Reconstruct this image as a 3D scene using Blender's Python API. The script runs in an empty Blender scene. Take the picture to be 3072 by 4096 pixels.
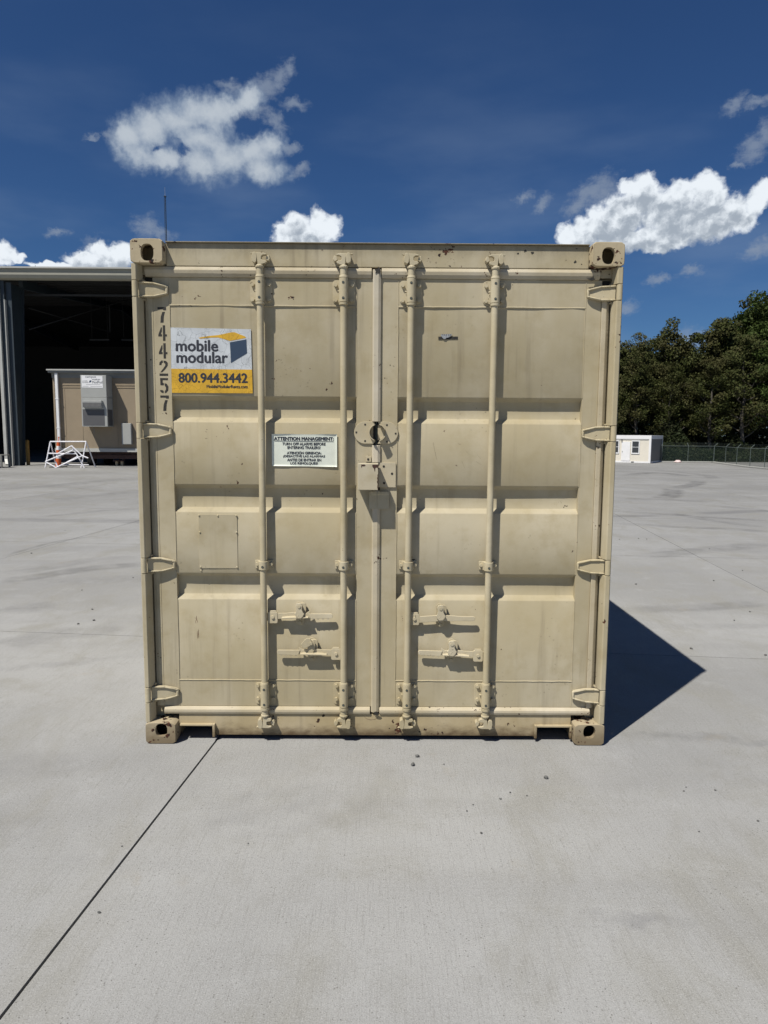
import bpy, bmesh, math, random
import numpy as np
from mathutils import Vector, Matrix
random.seed(7); rng = np.random.default_rng(7)
SC = bpy.context.scene
COL = SC.collection
R = math.radians

# ------------------------------------------------------------------ camera
cam = bpy.data.cameras.new('camera'); camo = bpy.data.objects.new('camera', cam); COL.objects.link(camo)
p_, y_, r_ = -0.1121, 0.005, 0.0064
fw = Vector((math.sin(y_)*math.cos(p_), math.cos(y_)*math.cos(p_), math.sin(p_)))
rt0 = Vector((math.cos(y_), -math.sin(y_), 0)); up0 = rt0.cross(fw)
rt = rt0*math.cos(r_) + up0*math.sin(r_); up = up0*math.cos(r_) - rt0*math.sin(r_)
M = Matrix((rt, up, -fw)).transposed().to_4x4(); M.translation = Vector((0.0204, -3.6138, 1.6533))
camo.matrix_world = M
cam.sensor_fit = 'VERTICAL'; cam.sensor_height = 36.0; cam.lens = 2840/4096*36.0
cam.clip_start = 0.05; cam.clip_end = 3000
SC.camera = camo
SC.render.resolution_x = 768; SC.render.resolution_y = 1024

# ------------------------------------------------------------------ light
SUN_DIR = Vector((1.11, 1.218, -2.591)).normalized()
sun = bpy.data.lights.new('sun', 'SUN'); sun.energy = 5.0; sun.angle = R(0.5); sun.color = (1.0, 0.955, 0.875)
suno = bpy.data.objects.new('sun', sun); COL.objects.link(suno)
suno.rotation_euler = SUN_DIR.to_track_quat('-Z', 'Y').to_euler()
EXPOSURE = 0.14
SKY_STRENGTH = 0.05
SC.view_settings.view_transform = 'Standard'; SC.view_settings.look = 'None'
SC.view_settings.exposure = EXPOSURE; SC.view_settings.gamma = 1.0
SC.view_settings.use_curve_mapping = False


class NT:
    """small node-tree writer"""
    def __init__(self, tree):
        self.t = tree; self.n = tree.nodes; self.l = tree.links

    def node(self, kind, **kw):
        nd = self.n.new(kind)
        for k, v in kw.items():
            if k.startswith('i_'):
                nd.inputs[int(k[2:])].default_value = v
            else:
                setattr(nd, k, v)
        return nd

    def link(self, a, b): self.l.new(a, b)

    def _in(self, sock, v):
        if v is None: return
        if isinstance(v, (int, float)): sock.default_value = v
        elif isinstance(v, (tuple, list)): sock.default_value = v
        else: self.l.new(v, sock)

    def math(self, op, a, b=None, c=None, clamp=False):
        nd = self.n.new('ShaderNodeMath'); nd.operation = op; nd.use_clamp = clamp
        self._in(nd.inputs[0], a); self._in(nd.inputs[1], b); self._in(nd.inputs[2], c)
        return nd.outputs[0]

    def vmath(self, op, a, b=None, scale=None, out=0):
        nd = self.n.new('ShaderNodeVectorMath'); nd.operation = op
        self._in(nd.inputs[0], a); self._in(nd.inputs[1], b)
        if scale is not None: self._in(nd.inputs['Scale'], scale)
        return nd.outputs[out]

    def ramp(self, v, lo, hi, a=0.0, b=1.0, smooth=True):
        nd = self.n.new('ShaderNodeMapRange'); nd.interpolation_type = 'SMOOTHSTEP' if smooth else 'LINEAR'
        self._in(nd.inputs['Value'], v)
        nd.inputs['From Min'].default_value = lo; nd.inputs['From Max'].default_value = hi
        nd.inputs['To Min'].default_value = a; nd.inputs['To Max'].default_value = b
        return nd.outputs[0]

    def noise(self, vec, scale, detail=4, rough=0.55, dist=0.0, out=0, lac=2.0):
        nd = self.n.new('ShaderNodeTexNoise'); self._in(nd.inputs['Vector'], vec)
        nd.inputs['Scale'].default_value = scale; nd.inputs['Detail'].default_value = detail
        nd.inputs['Roughness'].default_value = rough; nd.inputs['Distortion'].default_value = dist
        nd.inputs['Lacunarity'].default_value = lac
        return nd.outputs[out]

    def voronoi(self, vec, scale, feature='F1', out=0, rand=1.0):
        nd = self.n.new('ShaderNodeTexVoronoi'); nd.feature = feature
        self._in(nd.inputs['Vector'], vec); nd.inputs['Scale'].default_value = scale
        nd.inputs['Randomness'].default_value = rand
        return nd.outputs[out]

    def mapping(self, vec, loc=(0, 0, 0), rot=(0, 0, 0), scale=(1, 1, 1), kind='POINT'):
        nd = self.n.new('ShaderNodeMapping'); nd.vector_type = kind
        self._in(nd.inputs[0], vec); nd.inputs[1].default_value = loc
        nd.inputs[2].default_value = rot; nd.inputs[3].default_value = scale
        return nd.outputs[0]

    def mix(self, f, a, b, mode='MIX'):
        nd = self.n.new('ShaderNodeMix'); nd.data_type = 'RGBA'; nd.blend_type = mode
        self._in(nd.inputs[0], f); self._in(nd.inputs[6], a if not isinstance(a, tuple) else tuple(a)+(1,)*(4-len(a)))
        self._in(nd.inputs[7], b if not isinstance(b, tuple) else tuple(b)+(1,)*(4-len(b)))
        return nd.outputs[2]

    def comb(self, x, y, z):
        nd = self.n.new('ShaderNodeCombineXYZ')
        for i, v in enumerate((x, y, z)): self._in(nd.inputs[i], v)
        return nd.outputs[0]

    def sep(self, v):
        nd = self.n.new('ShaderNodeSeparateXYZ'); self._in(nd.inputs[0], v); return nd.outputs


# cloud lobes in sky directions: azimuth, elevation, half width, half height, tilt (degrees)
SOFT = [(-18.70,20.37,1.14,1.00,0),(-17.19,20.87,1.39,1.08,0),(-15.39,21.61,1.72,1.23,0),(-14.34,22.37,1.17,0.87,0),(-12.79,22.18,1.75,1.10,0),(-11.46,22.62,1.44,0.74,0),(-18.11,19.33,1.32,0.95,0),(-16.23,19.19,1.51,0.75,0),(-13.65,19.08,1.63,1.08,0),(-11.79,19.57,1.82,1.17,0),(-9.91,20.16,1.66,1.09,0),(-8.55,20.47,1.00,0.86,0),(-8.98,18.94,1.53,0.72,0),(-13.61,20.56,1.93,0.90,0),(-10.1,23.3,1.1,0.62,30)]
WISP = [(23.08,6.75,1.2,0.85,0),(24.43,6.34,1.2,0.80,0),(-9.98,23.60,1.3,0.75,35),(-8.77,24.21,1.3,0.75,35),(-7.75,24.85,0.95,0.6,45),(-7.1,25.45,0.55,0.5,0),(-7.01,25.38,0.48,0.57,0),(-7.06,20.55,0.76,0.39,0),(-6.25,19.07,0.94,0.36,20),(-11.43,24.02,0.94,0.40,0),(-8.13,22.19,0.98,0.53,-30),(-6.76,23.25,0.98,0.39,0),(-9.60,22.76,0.97,0.45,0),(-19.93,20.11,0.60,0.42,0),(-21.27,19.83,0.44,0.22,0),(-17.77,14.60,0.90,0.95,0),(-16.76,14.32,1.00,0.48,0),(-23.82,13.59,0.84,0.27,15),(10.85,17.28,0.77,0.33,15),(12.19,16.73,0.77,0.41,40),(25.12,21.53,0.83,0.45,30),(26.61,21.52,1.01,0.38,10),(26.49,18.81,1.04,0.79,40),(27.23,19.45,0.68,0.77,0),(25.64,17.97,0.50,0.24,0),(27.17,12.57,1.10,0.57,20),(22.89,11.52,0.79,0.34,0),(18.50,9.19,0.85,0.47,0),(20.85,11.15,0.98,0.35,10),(15.70,17.26,1.81,0.78,35),(16.62,17.30,1.14,0.70,0),(14.80,16.47,1.17,0.56,25),(-21.31,12.60,0.95,0.93,0)]
CRISP = [(14.29,14.55,0.85,0.74,0),(15.34,14.71,1.18,0.98,0),(16.71,15.06,1.49,1.28,0),(18.07,15.49,1.47,1.41,0),(19.25,16.66,1.35,1.22,0),(19.54,17.36,0.79,0.67,0),(18.31,17.47,0.64,0.43,0),(20.71,16.11,1.41,1.05,0),(21.98,16.60,1.23,0.88,0),(23.55,16.94,1.04,0.78,0),(23.91,16.09,1.12,0.93,0),(21.85,15.07,2.34,1.50,0),(23.99,14.76,1.97,1.24,0),(25.40,15.32,1.03,0.85,0),(26.05,14.54,0.88,0.71,0),(26.97,15.83,0.71,1.03,-25),(27.34,16.28,0.56,0.54,0),(19.15,14.02,3.26,0.71,0),(20.83,13.57,2.24,0.54,0),(-7.39,14.50,0.98,1.04,0),(-6.55,15.16,1.07,0.95,0),(-4.88,15.72,0.80,0.77,0),(-4.19,15.24,0.90,0.87,0),(-5.58,14.57,1.62,1.04,0),(-7.66,15.00,0.53,0.45,0),(-27.12,12.01,0.65,0.68,0),(-28.05,11.59,0.86,0.84,0),(-26.51,11.76,0.52,0.29,0),(-20.96,12.80,0.88,0.56,0),(-21.83,11.97,1.43,0.62,0),(-20.14,12.20,1.30,0.79,0),(-24.64,11.38,1.22,0.21,0),(-19.60,12.75,0.81,0.63,0),(-23.67,11.42,1.55,0.24,0)]

w = bpy.data.worlds.new('World'); SC.world = w; w.use_nodes = True
N = NT(w.node_tree); N.n.clear()
sky = N.node('ShaderNodeTexSky', sky_type='NISHITA', sun_disc=False)
sun_el = math.asin(-SUN_DIR.z); sun_az = math.atan2(-SUN_DIR.x, -SUN_DIR.y)
sky.sun_elevation = sun_el; sky.sun_rotation = sun_az
sky.altitude = 0; sky.air_density = 1.0; sky.dust_density = 0.0; sky.ozone_density = 4.0
tint = N.mix(1.0, sky.outputs[0], (0.43, 0.665, 0.97), 'MULTIPLY')
bg = N.node('ShaderNodeBackground'); N.link(tint, bg.inputs[0]); bg.inputs[1].default_value = SKY_STRENGTH
tc = N.node('ShaderNodeTexCoord')
sx, sy, sz = N.sep(tc.outputs['Generated'])
az = N.math('MULTIPLY', N.math('ARCTAN2', sx, sy), 57.29578)
el = N.math('MULTIPLY', N.math('ARCSINE', sz), 57.29578)
P = N.comb(az, el, 0)


def warp(vec, scale, amp, detail):
    c = N.noise(vec, scale, detail, 0.6, out=1)
    o = N.vmath('MULTIPLY', N.vmath('SUBTRACT', c, (0.5, 0.5, 0.5)), (amp, amp, 0))
    return N.vmath('ADD', vec, o)


def field(vec, lobes, k=0.25):
    acc = None
    for a, e, rx, ry, rot in lobes:
        v = N.mapping(vec, loc=(a, e, 0), rot=(0, 0, R(rot)), scale=(rx, ry, 1), kind='TEXTURE')
        d = N.math('SUBTRACT', 1.0, N.vmath('LENGTH', v, out=1))
        if acc is None: acc = d
        else: acc = N.math('SMOOTH_MAX', acc, d, k)
    return acc


def mixs(f, a, b):
    nd = N.n.new('ShaderNodeMixShader'); N._in(nd.inputs[0], f); N.link(a, nd.inputs[1]); N.link(b, nd.inputs[2]); return nd.outputs[0]


def bgnode(col):
    nd = N.node('ShaderNodeBackground')
    if isinstance(col, tuple): nd.inputs[0].default_value = col+(1,)
    else: N.link(col, nd.inputs[0])
    return nd.outputs[0]


# thin high veil over the clear sky, streaked from lower left to upper right
vn = N.noise(N.mapping(P, rot=(0, 0, R(-18)), scale=(0.5, 1.6, 1)), 0.10, 5, 0.5)
veil = N.math('MULTIPLY', N.ramp(vn, 0.42, 0.74, 0, 0.26), N.ramp(el, 30, 9, 0.1, 1))
base = mixs(veil, bg.outputs[0], bgnode((0.27, 0.35, 0.47)))
# the rest of the sky: the same clear blue with a few scattered clouds
gen = N.ramp(N.noise(N.vmath('ADD', P, (37, 11, 5)), 0.07, 7, 0.58), 0.63, 0.72, 0, 0.6)
outside = N.math('MAXIMUM', N.ramp(N.math('ABSOLUTE', az), 32, 40), N.ramp(el, 33, 42))
mg = N.math('MULTIPLY', N.math('MULTIPLY', gen, outside), N.ramp(el, 1, 6))
base = mixs(mg, base, bgnode((0.52, 0.57, 0.64)))
# low cumulus: crisp heads, grey undersides
pc = warp(warp(P, 0.8, 1.0, 2), 3.0, 0.40, 3)
Fc = field(pc, CRISP)
fb = N.noise(P, 1.4, 6, 0.58)
mc = N.ramp(N.math('ADD', Fc, N.math('MULTIPLY', N.math('SUBTRACT', fb, 0.5), 1.0)), -0.32, 0.26)
BIGC = [c for c in CRISP if c[2]*c[3] > 0.85]
Fo = field(N.vmath('ADD', pc, (-0.30, 0.75, 0)), BIGC, 0.4)
occ = N.ramp(Fo, -0.5, 1.0, 1.0, 0.0, smooth=False)
pl = warp(P, 1.1, 0.8, 4)
lit = N.math('SUBTRACT', N.noise(pl, 0.9, 5, 0.55), N.noise(N.vmath('ADD', pl, (-0.22, 0.42, 0)), 0.9, 5, 0.55))
shade_c = N.ramp(N.math('ADD', N.math('MULTIPLY', lit, 2.2), N.math('MULTIPLY', occ, 1.1)), 0.0, 1.05)
col_c = N.mix(shade_c, (0.33, 0.38, 0.445), (0.76, 0.81, 0.86))
# high soft cloud, thinning at its rim
ps = warp(warp(P, 0.5, 1.3, 3), 2.0, 0.7, 4)
Fs = field(ps, SOFT, 0.6)
fs = N.noise(P, 1.1, 7, 0.60)
hole = None
for a, e, rr in ((-14.93, 19.77, .36), (-16.72, 19.82, .24), (-10.3, 21.8, .75)):
    v = N.mapping(ps, loc=(a, e, 0), scale=(rr, rr*.9, 1), kind='TEXTURE')
    d = N.ramp(N.vmath('LENGTH', v, out=1), 0.2, 2.0, 0.70, 0.0)
    hole = d if hole is None else N.math('MAXIMUM', hole, d)
ms = N.ramp(N.math('SUBTRACT', N.math('ADD', Fs, N.math('MULTIPLY', N.math('SUBTRACT', fs, 0.5), 1.2)), hole), -0.62, 0.45, 0, 0.95, smooth=True)
shade_s = N.ramp(N.math('ADD', N.math('MULTIPLY', Fs, 0.45), N.noise(P, 0.55, 6, 0.6)), 0.35, 1.0)
col_s = N.mix(shade_s, (0.20, 0.265, 0.37), (0.46, 0.51, 0.565))
# grey shreds
pw = warp(warp(P, 0.7, 1.2, 3), 2.6, 0.7, 6)
Fw = field(pw, WISP)
fwn = N.noise(N.mapping(P, scale=(0.8, 1.3, 1)), 1.7, 9, 0.68)
mw = N.ramp(N.math('ADD', Fw, N.math('MULTIPLY', N.math('SUBTRACT', fwn, 0.5), 1.9)), -0.45, 1.0, 0, 0.62)
shreds = mixs(mw, base, bgnode((0.25, 0.30, 0.38)))
low = mixs(mc, shreds, bgnode(col_c))
high = mixs(ms, shreds, bgnode(col_s))
thr = N.math('ADD', 17.2, N.math('MULTIPLY', N.math('GREATER_THAN', az, 5.0), 1.3))
near_view = mixs(N.math('GREATER_THAN', el, thr), low, high)
s = near_view
out = N.node('ShaderNodeOutputWorld'); N.link(s, out.inputs[0])
w.cycles.sampling_method = 'MANUAL'; w.cycles.sample_map_resolution = 512


# ------------------------------------------------------------------ materials
def new_mat(name):
    m = bpy.data.materials.new(name); m.use_nodes = True
    N = NT(m.node_tree); b = m.node_tree.nodes['Principled BSDF']
    return m, N, b


def plain(name, col, rough=0.6, metal=0.0, var=0.12, scale=6.0, bump=0.0):
    m, N, b = new_mat(name)
    g = N.node('ShaderNodeNewGeometry').outputs['Position']
    n = N.noise(g, scale, 5, 0.6)
    k = N.ramp(n, 0.3, 0.7, 1-var, 1+var, smooth=False)
    c = N.mix(1.0, col, N.comb(k, k, k), 'MULTIPLY')
    N.link(c, b.inputs['Base Color']); b.inputs['Roughness'].default_value = rough; b.inputs['Metallic'].default_value = metal
    if bump:
        bp = N.node('ShaderNodeBump'); bp.inputs['Strength'].default_value = bump; bp.inputs['Distance'].default_value = 0.01
        N.link(N.noise(g, scale*6, 4), bp.inputs['Height']); N.link(bp.outputs[0], b.inputs['Normal'])
    return m


TAN = (0.505, 0.440, 0.297)


def paint(name, col=TAN, chips=0.0, streak=1.0, dirt=0.0, chip_scale=45, top_tone=None, lumps=0.25, dirt_z=(0.10, 0.01)):
    col = tuple(v*0.90 for v in col)
    m, N, b = new_mat(name)
    g = N.node('ShaderNodeNewGeometry').outputs['Position']
    x, y, z = N.sep(g)
    big = N.noise(g, 2.3, 5, 0.6)
    c = N.mix(N.ramp(big, 0.35, 0.65), tuple(v*0.90 for v in col), tuple(min(1, v*k) for v, k in zip(col, (1.03, 1.05, 1.12))))
    med = N.noise(N.vmath('ADD', g, (5, 3, 1)), 9, 5, 0.62)
    c = N.mix(N.ramp(med, 0.46, 0.74, 0, 0.48), c, (col[0]*0.72, col[1]*0.68, col[2]*0.58))
    fade = N.noise(N.mapping(g, loc=(4, 0, 2), scale=(1.6, 1.6, 0.8)), 1.6, 4, 0.6)
    c = N.mix(N.ramp(fade, 0.38, 0.64, 0, 0.52), c, (col[0]*0.80, col[1]*0.77, col[2]*0.68))
    # run-off streaks
    st = N.noise(N.mapping(g, scale=(26, 26, 1.3)), 1.0, 4, 0.6)
    pat = N.noise(N.mapping(g, loc=(3, 0, 8), scale=(3.0, 3.0, 1.2)), 1.0, 3, 0.6)
    c = N.mix(N.math('MULTIPLY', N.ramp(st, 0.48, 0.76, 0, 0.42*streak), N.ramp(pat, 0.42, 0.65)), c, (0.19, 0.155, 0.105))
    fine = N.noise(g, 160, 3, 0.6)
    c = N.mix(N.ramp(fine, 0.60, 0.80, 0, 0.18), c, (0.20, 0.17, 0.12))
    # mildew freckles
    vo = N.voronoi(N.vmath('ADD', g, N.vmath('SCALE', N.noise(g, 30, 2, out=1), scale=0.02)), 38)
    fr = N.math('MULTIPLY', N.ramp(vo, 0.22, 0.10), N.ramp(N.noise(g, 5, 4), 0.56, 0.68))
    c = N.mix(N.math('MULTIPLY', fr, 0.35), c, (0.13, 0.11, 0.08))
    rough = N.ramp(med, 0.3, 0.7, 0.52, 0.7)
    if dirt:
        dz = N.math('ADD', z, N.math('MULTIPLY', N.math('SUBTRACT', N.noise(N.mapping(g, scale=(1, 1, 2)), 14, 5, 0.65), 0.5), 0.10))
        c = N.mix(N.ramp(dz, dirt_z[0], dirt_z[1], 0, dirt), c, (0.115, 0.080, 0.045))
    if top_tone is not None:
        z0, z1 = top_tone
        dz = N.math('ADD', z, N.math('MULTIPLY', N.math('SUBTRACT', N.noise(N.mapping(g, scale=(1, 1, 0.35)), 22, 5, 0.7), 0.5), 0.09))
        c = N.mix(N.ramp(dz, z0, z1, 0, 0.55), c, (0.12, 0.105, 0.075))  # darker brown towards the top of the given height range
    if chips is not None:
        cn = N.noise(g, chip_scale, 5, 0.55)
        reg = N.noise(N.vmath('ADD', g, (9, 2, 7)), 7, 3)
        t = N.math('ADD', cn, N.math('MULTIPLY', N.math('SUBTRACT', reg, 0.5), 0.85))
        ck = N.ramp(t, 0.76-chips, 0.775-chips)
        cc = N.mix(N.ramp(N.noise(g, 60, 2), 0.4, 0.6), (0.022, 0.018, 0.016), (0.085, 0.034, 0.020))
        c = N.mix(ck, c, cc)
    N.link(c, b.inputs['Base Color']); N.link(rough, b.inputs['Roughness'])
    b.inputs['Specular IOR Level'].default_value = 0.16
    bp = N.node('ShaderNodeBump'); bp.inputs['Strength'].default_value = lumps; bp.inputs['Distance'].default_value = 0.02
    hgt = N.math('ADD', N.noise(g, 3.2, 2), N.math('MULTIPLY', N.noise(g, 55, 3), 0.06))
    N.link(hgt, bp.inputs['Height']); N.link(bp.outputs[0], b.inputs['Normal'])
    return m


m_paint = paint('tan_paint', chips=-0.03, lumps=0.22)
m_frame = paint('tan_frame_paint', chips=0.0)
m_header = paint('header_paint', chips=0.03, top_tone=(2.50, 2.60), streak=1.5)
m_sill = paint('sill_paint', col=(0.51, 0.420, 0.260), chips=0.03, dirt=1.0, streak=1.2)
m_cast = paint('casting_paint', dirt_z=(0.19, 0.0), col=(0.51, 0.430, 0.285), chips=0.14, dirt=0.7, chip_scale=32, lumps=0.6)
m_gasket = paint('gasket_paint', col=(0.56, 0.490, 0.350), chips=0.03, streak=0.4, chip_scale=70, lumps=0.5)
m_gasket2 = paint('pale_gasket_paint', col=(0.58, 0.52, 0.395), chips=-0.02, streak=0.4, chip_scale=70, lumps=0.5)
m_hard = paint('hardware_paint', col=(0.54, 0.470, 0.315), chips=-0.03, streak=0.5, lumps=0.6)
m_handle = paint('handle_paint', col=(0.60, 0.525, 0.365), chips=0.01, streak=0.3, chip_scale=90, lumps=0.6)
m_box = paint('lock_box_paint', col=(0.545, 0.478, 0.332), chips=-0.03, streak=0.3, chip_scale=24, lumps=0.3)
m_black = plain('stencil_black', (0.022, 0.020, 0.016), 0.7, var=0.5, scale=90)
m_dark = plain('dark_void', (0.02, 0.018, 0.015), 0.9)
m_rubber = plain('black_rubber', (0.018, 0.018, 0.018), 0.6)
m_navy = plain('navy_print', (0.022, 0.045, 0.085), 0.55, var=0.08)
m_text = plain('charcoal_print', (0.022, 0.025, 0.036), 0.6, var=0.15, scale=60)


def cracked(name, col):
    m, N, b = new_mat(name)
    g = N.node('ShaderNodeNewGeometry').outputs['Position']
    wv = N.vmath('ADD', g, N.vmath('SCALE', N.noise(g, 25, 3, out=1), scale=0.03))
    d1 = N.voronoi(N.mapping(wv, scale=(1.6, 1, 0.7)), 42, 'DISTANCE_TO_EDGE')
    d2 = N.voronoi(N.mapping(wv, loc=(2, 0, 1), scale=(1, 1, 1)), 17, 'DISTANCE_TO_EDGE')
    k = N.math('MAXIMUM', N.math('MULTIPLY', N.ramp(d1, 0.035, 0.0), N.ramp(N.noise(g, 12, 2), 0.45, 0.65, 0.1, 0.8)), N.ramp(d2, 0.018, 0.0, 0, 0.75))
    n = N.ramp(N.noise(g, 14, 5), 0.3, 0.7, 0.86, 1.06)
    c = N.mix(1.0, col, N.comb(n, n, n), 'MULTIPLY')
    c = N.mix(k, c, tuple(v*0.28 for v in col))
    N.link(c, b.inputs['Base Color']); b.inputs['Roughness'].default_value = 0.5
    return m


m_signw = cracked('cracked_white_vinyl', (0.53, 0.56, 0.58))
m_signy = cracked('cracked_yellow_vinyl', (0.62, 0.36, 0.025))
m_paper = plain('faded_sign_plastic', (0.66, 0.69, 0.60), 0.35, var=0.10, scale=8)
m_foil = plain('silver_tag', (0.45, 0.45, 0.43), 0.4, metal=0.6, scale=80, var=0.4)


def concrete(name, slab=False, col=(0.312, 0.312, 0.304)):
    m, N, b = new_mat(name)
    g = N.node('ShaderNodeNewGeometry').outputs['Position']
    x, y, z = N.sep(g)
    big = N.noise(g, 0.35, 6, 0.6)
    c = N.mix(N.ramp(big, 0.35, 0.66), tuple(v*0.84 for v in col), tuple(v*1.08 for v in col))
    md = N.noise(N.mapping(g, rot=(0, 0, R(20)), scale=(1, 0.6, 1)), 1.9, 6, 0.66, dist=0.6)
    c = N.mix(N.ramp(md, 0.45, 0.70, 0, 0.60), c, (col[0]*0.80, col[1]*0.775, col[2]*0.69))
    sp = N.noise(N.vmath('ADD', g, (2, 9, 0)), 5.5, 5, 0.62)
    c = N.mix(N.ramp(sp, 0.50, 0.70, 0, 0.32), c, (col[0]*0.82, col[1]*0.81, col[2]*0.76))
    lt = N.noise(N.vmath('ADD', g, (7, 7, 0)), 3.3, 6, 0.7)
    c = N.mix(N.ramp(lt, 0.52, 0.75, 0, 0.35), c, (0.39, 0.395, 0.395))
    # broom finish lines
    br = N.noise(N.mapping(g, rot=(0, 0, R(-6)), scale=(150, 5, 1)), 1.0, 4, 0.65)
    c = N.mix(N.ramp(br, 0.50, 0.72, 0, 0.30), c, (0.165, 0.16, 0.145))
    # wide cross bands from finishing, seen at a distance
    cb = N.noise(N.mapping(g, rot=(0, 0, R(5)), scale=(0.16, 1.6, 1)), 1.0, 5, 0.6)
    c = N.mix(N.ramp(cb, 0.45, 0.70, 0, 0.26), c, (0.21, 0.21, 0.21))
    # pores, grit
    gr = N.noise(g, 220, 3, 0.7)
    c = N.mix(N.ramp(gr, 0.54, 0.72, 0, 0.75), c, (0.11, 0.105, 0.095))
    c = N.mix(N.ramp(gr, 0.46, 0.28, 0, 0.6), c, (0.50, 0.50, 0.48))
    g2 = N.noise(g, 75, 4, 0.75)
    c = N.mix(N.ramp(g2, 0.52, 0.72, 0, 0.38), c, (0.155, 0.15, 0.14))
    c = N.mix(N.ramp(g2, 0.46, 0.30, 0, 0.28), c, (0.46, 0.46, 0.45))
    po = N.voronoi(g, 48)
    pit = N.math('MULTIPLY', N.ramp(po, 0.16, 0.07), N.ramp(N.noise(g, 3, 3), 0.42, 0.58))
    c = N.mix(N.math('MULTIPLY', pit, 0.7), c, (0.09, 0.085, 0.075))
    far_dim = N.math('ADD', y, N.math('MULTIPLY', N.math('SUBTRACT', big, 0.5), 14.0))
    wf = N.ramp(far_dim, 3.0, 17.0, 1.0, 0.85)  # far yard darkened in colour: grazing-view dimming as well as dirt
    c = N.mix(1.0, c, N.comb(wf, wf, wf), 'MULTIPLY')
    # tyre arcs: ring (cx, cy, radius, half width, strength)
    tyre = None
    wob = N.vmath('ADD', g, N.vmath('SCALE', N.noise(g, 0.25, 2, out=1), scale=1.2))
    for cx, cy, rad, hw, st in TYRES:
        d = N.vmath('LENGTH', N.vmath('MULTIPLY', N.vmath('SUBTRACT', wob, (cx, cy, 0)), (1, 1, 0)), out=1)
        k = N.ramp(N.math('ABSOLUTE', N.math('SUBTRACT', d, rad)), hw, hw*0.35, 0, st)
        tyre = k if tyre is None else N.math('MAXIMUM', tyre, k)
    tyre = N.math('MULTIPLY', tyre, N.ramp(N.noise(g, 0.5, 4), 0.34, 0.55, 0.15, 1.35))
    c = N.mix(tyre, c, (0.11, 0.11, 0.115))
    # rubber smudges
    sm = None
    gd = N.vmath('ADD', g, N.vmath('SCALE', N.vmath('SUBTRACT', N.noise(g, 4, 5, 0.7, out=1), (.5, .5, .5)), scale=0.35))
    for cx, cy, rx, ry, st, rot in SMUDGES:
        v = N.mapping(gd, loc=(cx, cy, 0), rot=(0, 0, R(rot)), scale=(rx, ry, 1000), kind='TEXTURE')
        k = N.ramp(N.vmath('LENGTH', v, out=1), 1.0, 0.2, 0, st)
        sm = k if sm is None else N.math('MAXIMUM', sm, k)
    c = N.mix(N.math('MULTIPLY', sm, N.ramp(N.noise(g, 9, 5, 0.7), 0.35, 0.65, 0.2, 0.8)), c, (0.13, 0.13, 0.135))
    # faint rust / ochre spots
    ru = N.ramp(N.noise(N.vmath('ADD', g, (1.7, 3.1, 0)), 1.6, 5, 0.6), 0.64, 0.76, 0, 0.35)
    c = N.mix(ru, c, (0.27, 0.22, 0.14))
    if slab:
        oi = N.node('ShaderNodeObjectInfo')
        k = N.ramp(oi.outputs['Random'], 0, 1, 0.965, 1.03, smooth=False)
        c = N.mix(1.0, c, N.comb(k, k, k), 'MULTIPLY')
    N.link(c, b.inputs['Base Color']); b.inputs['Roughness'].default_value = 0.9
    b.inputs['Specular IOR Level'].default_value = 0.2
    bp = N.node('ShaderNodeBump'); bp.inputs['Strength'].default_value = 0.35; bp.inputs['Distance'].default_value = 0.004
    N.link(N.math('ADD', N.math('MULTIPLY', br, 0.7), gr), bp.inputs['Height']); N.link(bp.outputs[0], b.inputs['Normal'])
    return m


TYRES = [(30, 62, 22, 0.35, .4), (22, 52, 12.5, 0.3, .45), (-6, 60, 50, 0.3, .3)]
SMUDGES = [(1.75, 0.12, .5, .10, .5, -4), (2.15, 0.02, .35, .07, .45, -8), (2.5, -0.62, .5, .16, .45, -20), (2.1, -.45, .45, .1, .3, -15), (.9, -1.35, .25, .06, .4, 0),
           (-2.3, 1.3, .9, .12, .28, 20), (-3.4, 1.0, .7, .12, .28, 10), (-3.6, 2.8, 1.3, .16, .30, 4), (-2.9, 4.2, 1.8, .3, .32, 12), (-1.9, -.9, .8, .3, .3, 10), (-.3, -.75, .7, .16, .16, 10), (3.4, 2.4, 1.6, .14, .22, 3), (4.5, 6.4, 2.2, .3, .25, -2),
           (-1.75, -.25, .5, .2, .22, 0), (.3, -1.6, .5, .4, .10, 0)]
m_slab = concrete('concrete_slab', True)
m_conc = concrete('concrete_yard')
m_joint = plain('joint_filler', (0.035, 0.033, 0.030), 0.95, var=0.3, scale=30)
m_tanwall = plain('beige_siding', (0.27, 0.215, 0.145), 0.7, var=0.06, scale=2)
m_trim = plain('pale_grey_trim', (0.42, 0.42, 0.39), 0.5, var=0.06, scale=3)
m_trimd = plain('grey_trim', (0.20, 0.20, 0.185), 0.55, var=0.06, scale=3)
m_fascia = plain('tan_metal_fascia', (0.30, 0.29, 0.235), 0.5, var=0.05, scale=3)
m_steel = plain('blue_grey_steel', (0.030, 0.042, 0.052), 0.5, var=0.1, scale=3)
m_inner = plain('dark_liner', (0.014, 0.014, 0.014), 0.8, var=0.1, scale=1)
m_ac = plain('grey_enamel', (0.34, 0.345, 0.325), 0.45, var=0.04, scale=3)
m_acd = plain('dark_grille', (0.085, 0.085, 0.088), 0.6, var=0.05)
m_white = plain('white_paint', (0.74, 0.74, 0.74), 0.5, var=0.04, scale=2)
m_pvc = plain('white_pvc', (0.78, 0.77, 0.80), 0.4, var=0.06, scale=8)
m_cream = plain('cream_panel', (0.66, 0.62, 0.53), 0.6, var=0.04, scale=1)
m_orange = plain('orange_plastic', (0.55, 0.10, 0.02), 0.5, var=0.1, scale=9)
m_yellow = plain('yellow_guard', (0.22, 0.13, 0.025), 0.6, var=0.15, scale=5)
m_purlin = plain('dark_purlin', (0.022, 0.022, 0.022), 0.6)
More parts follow.
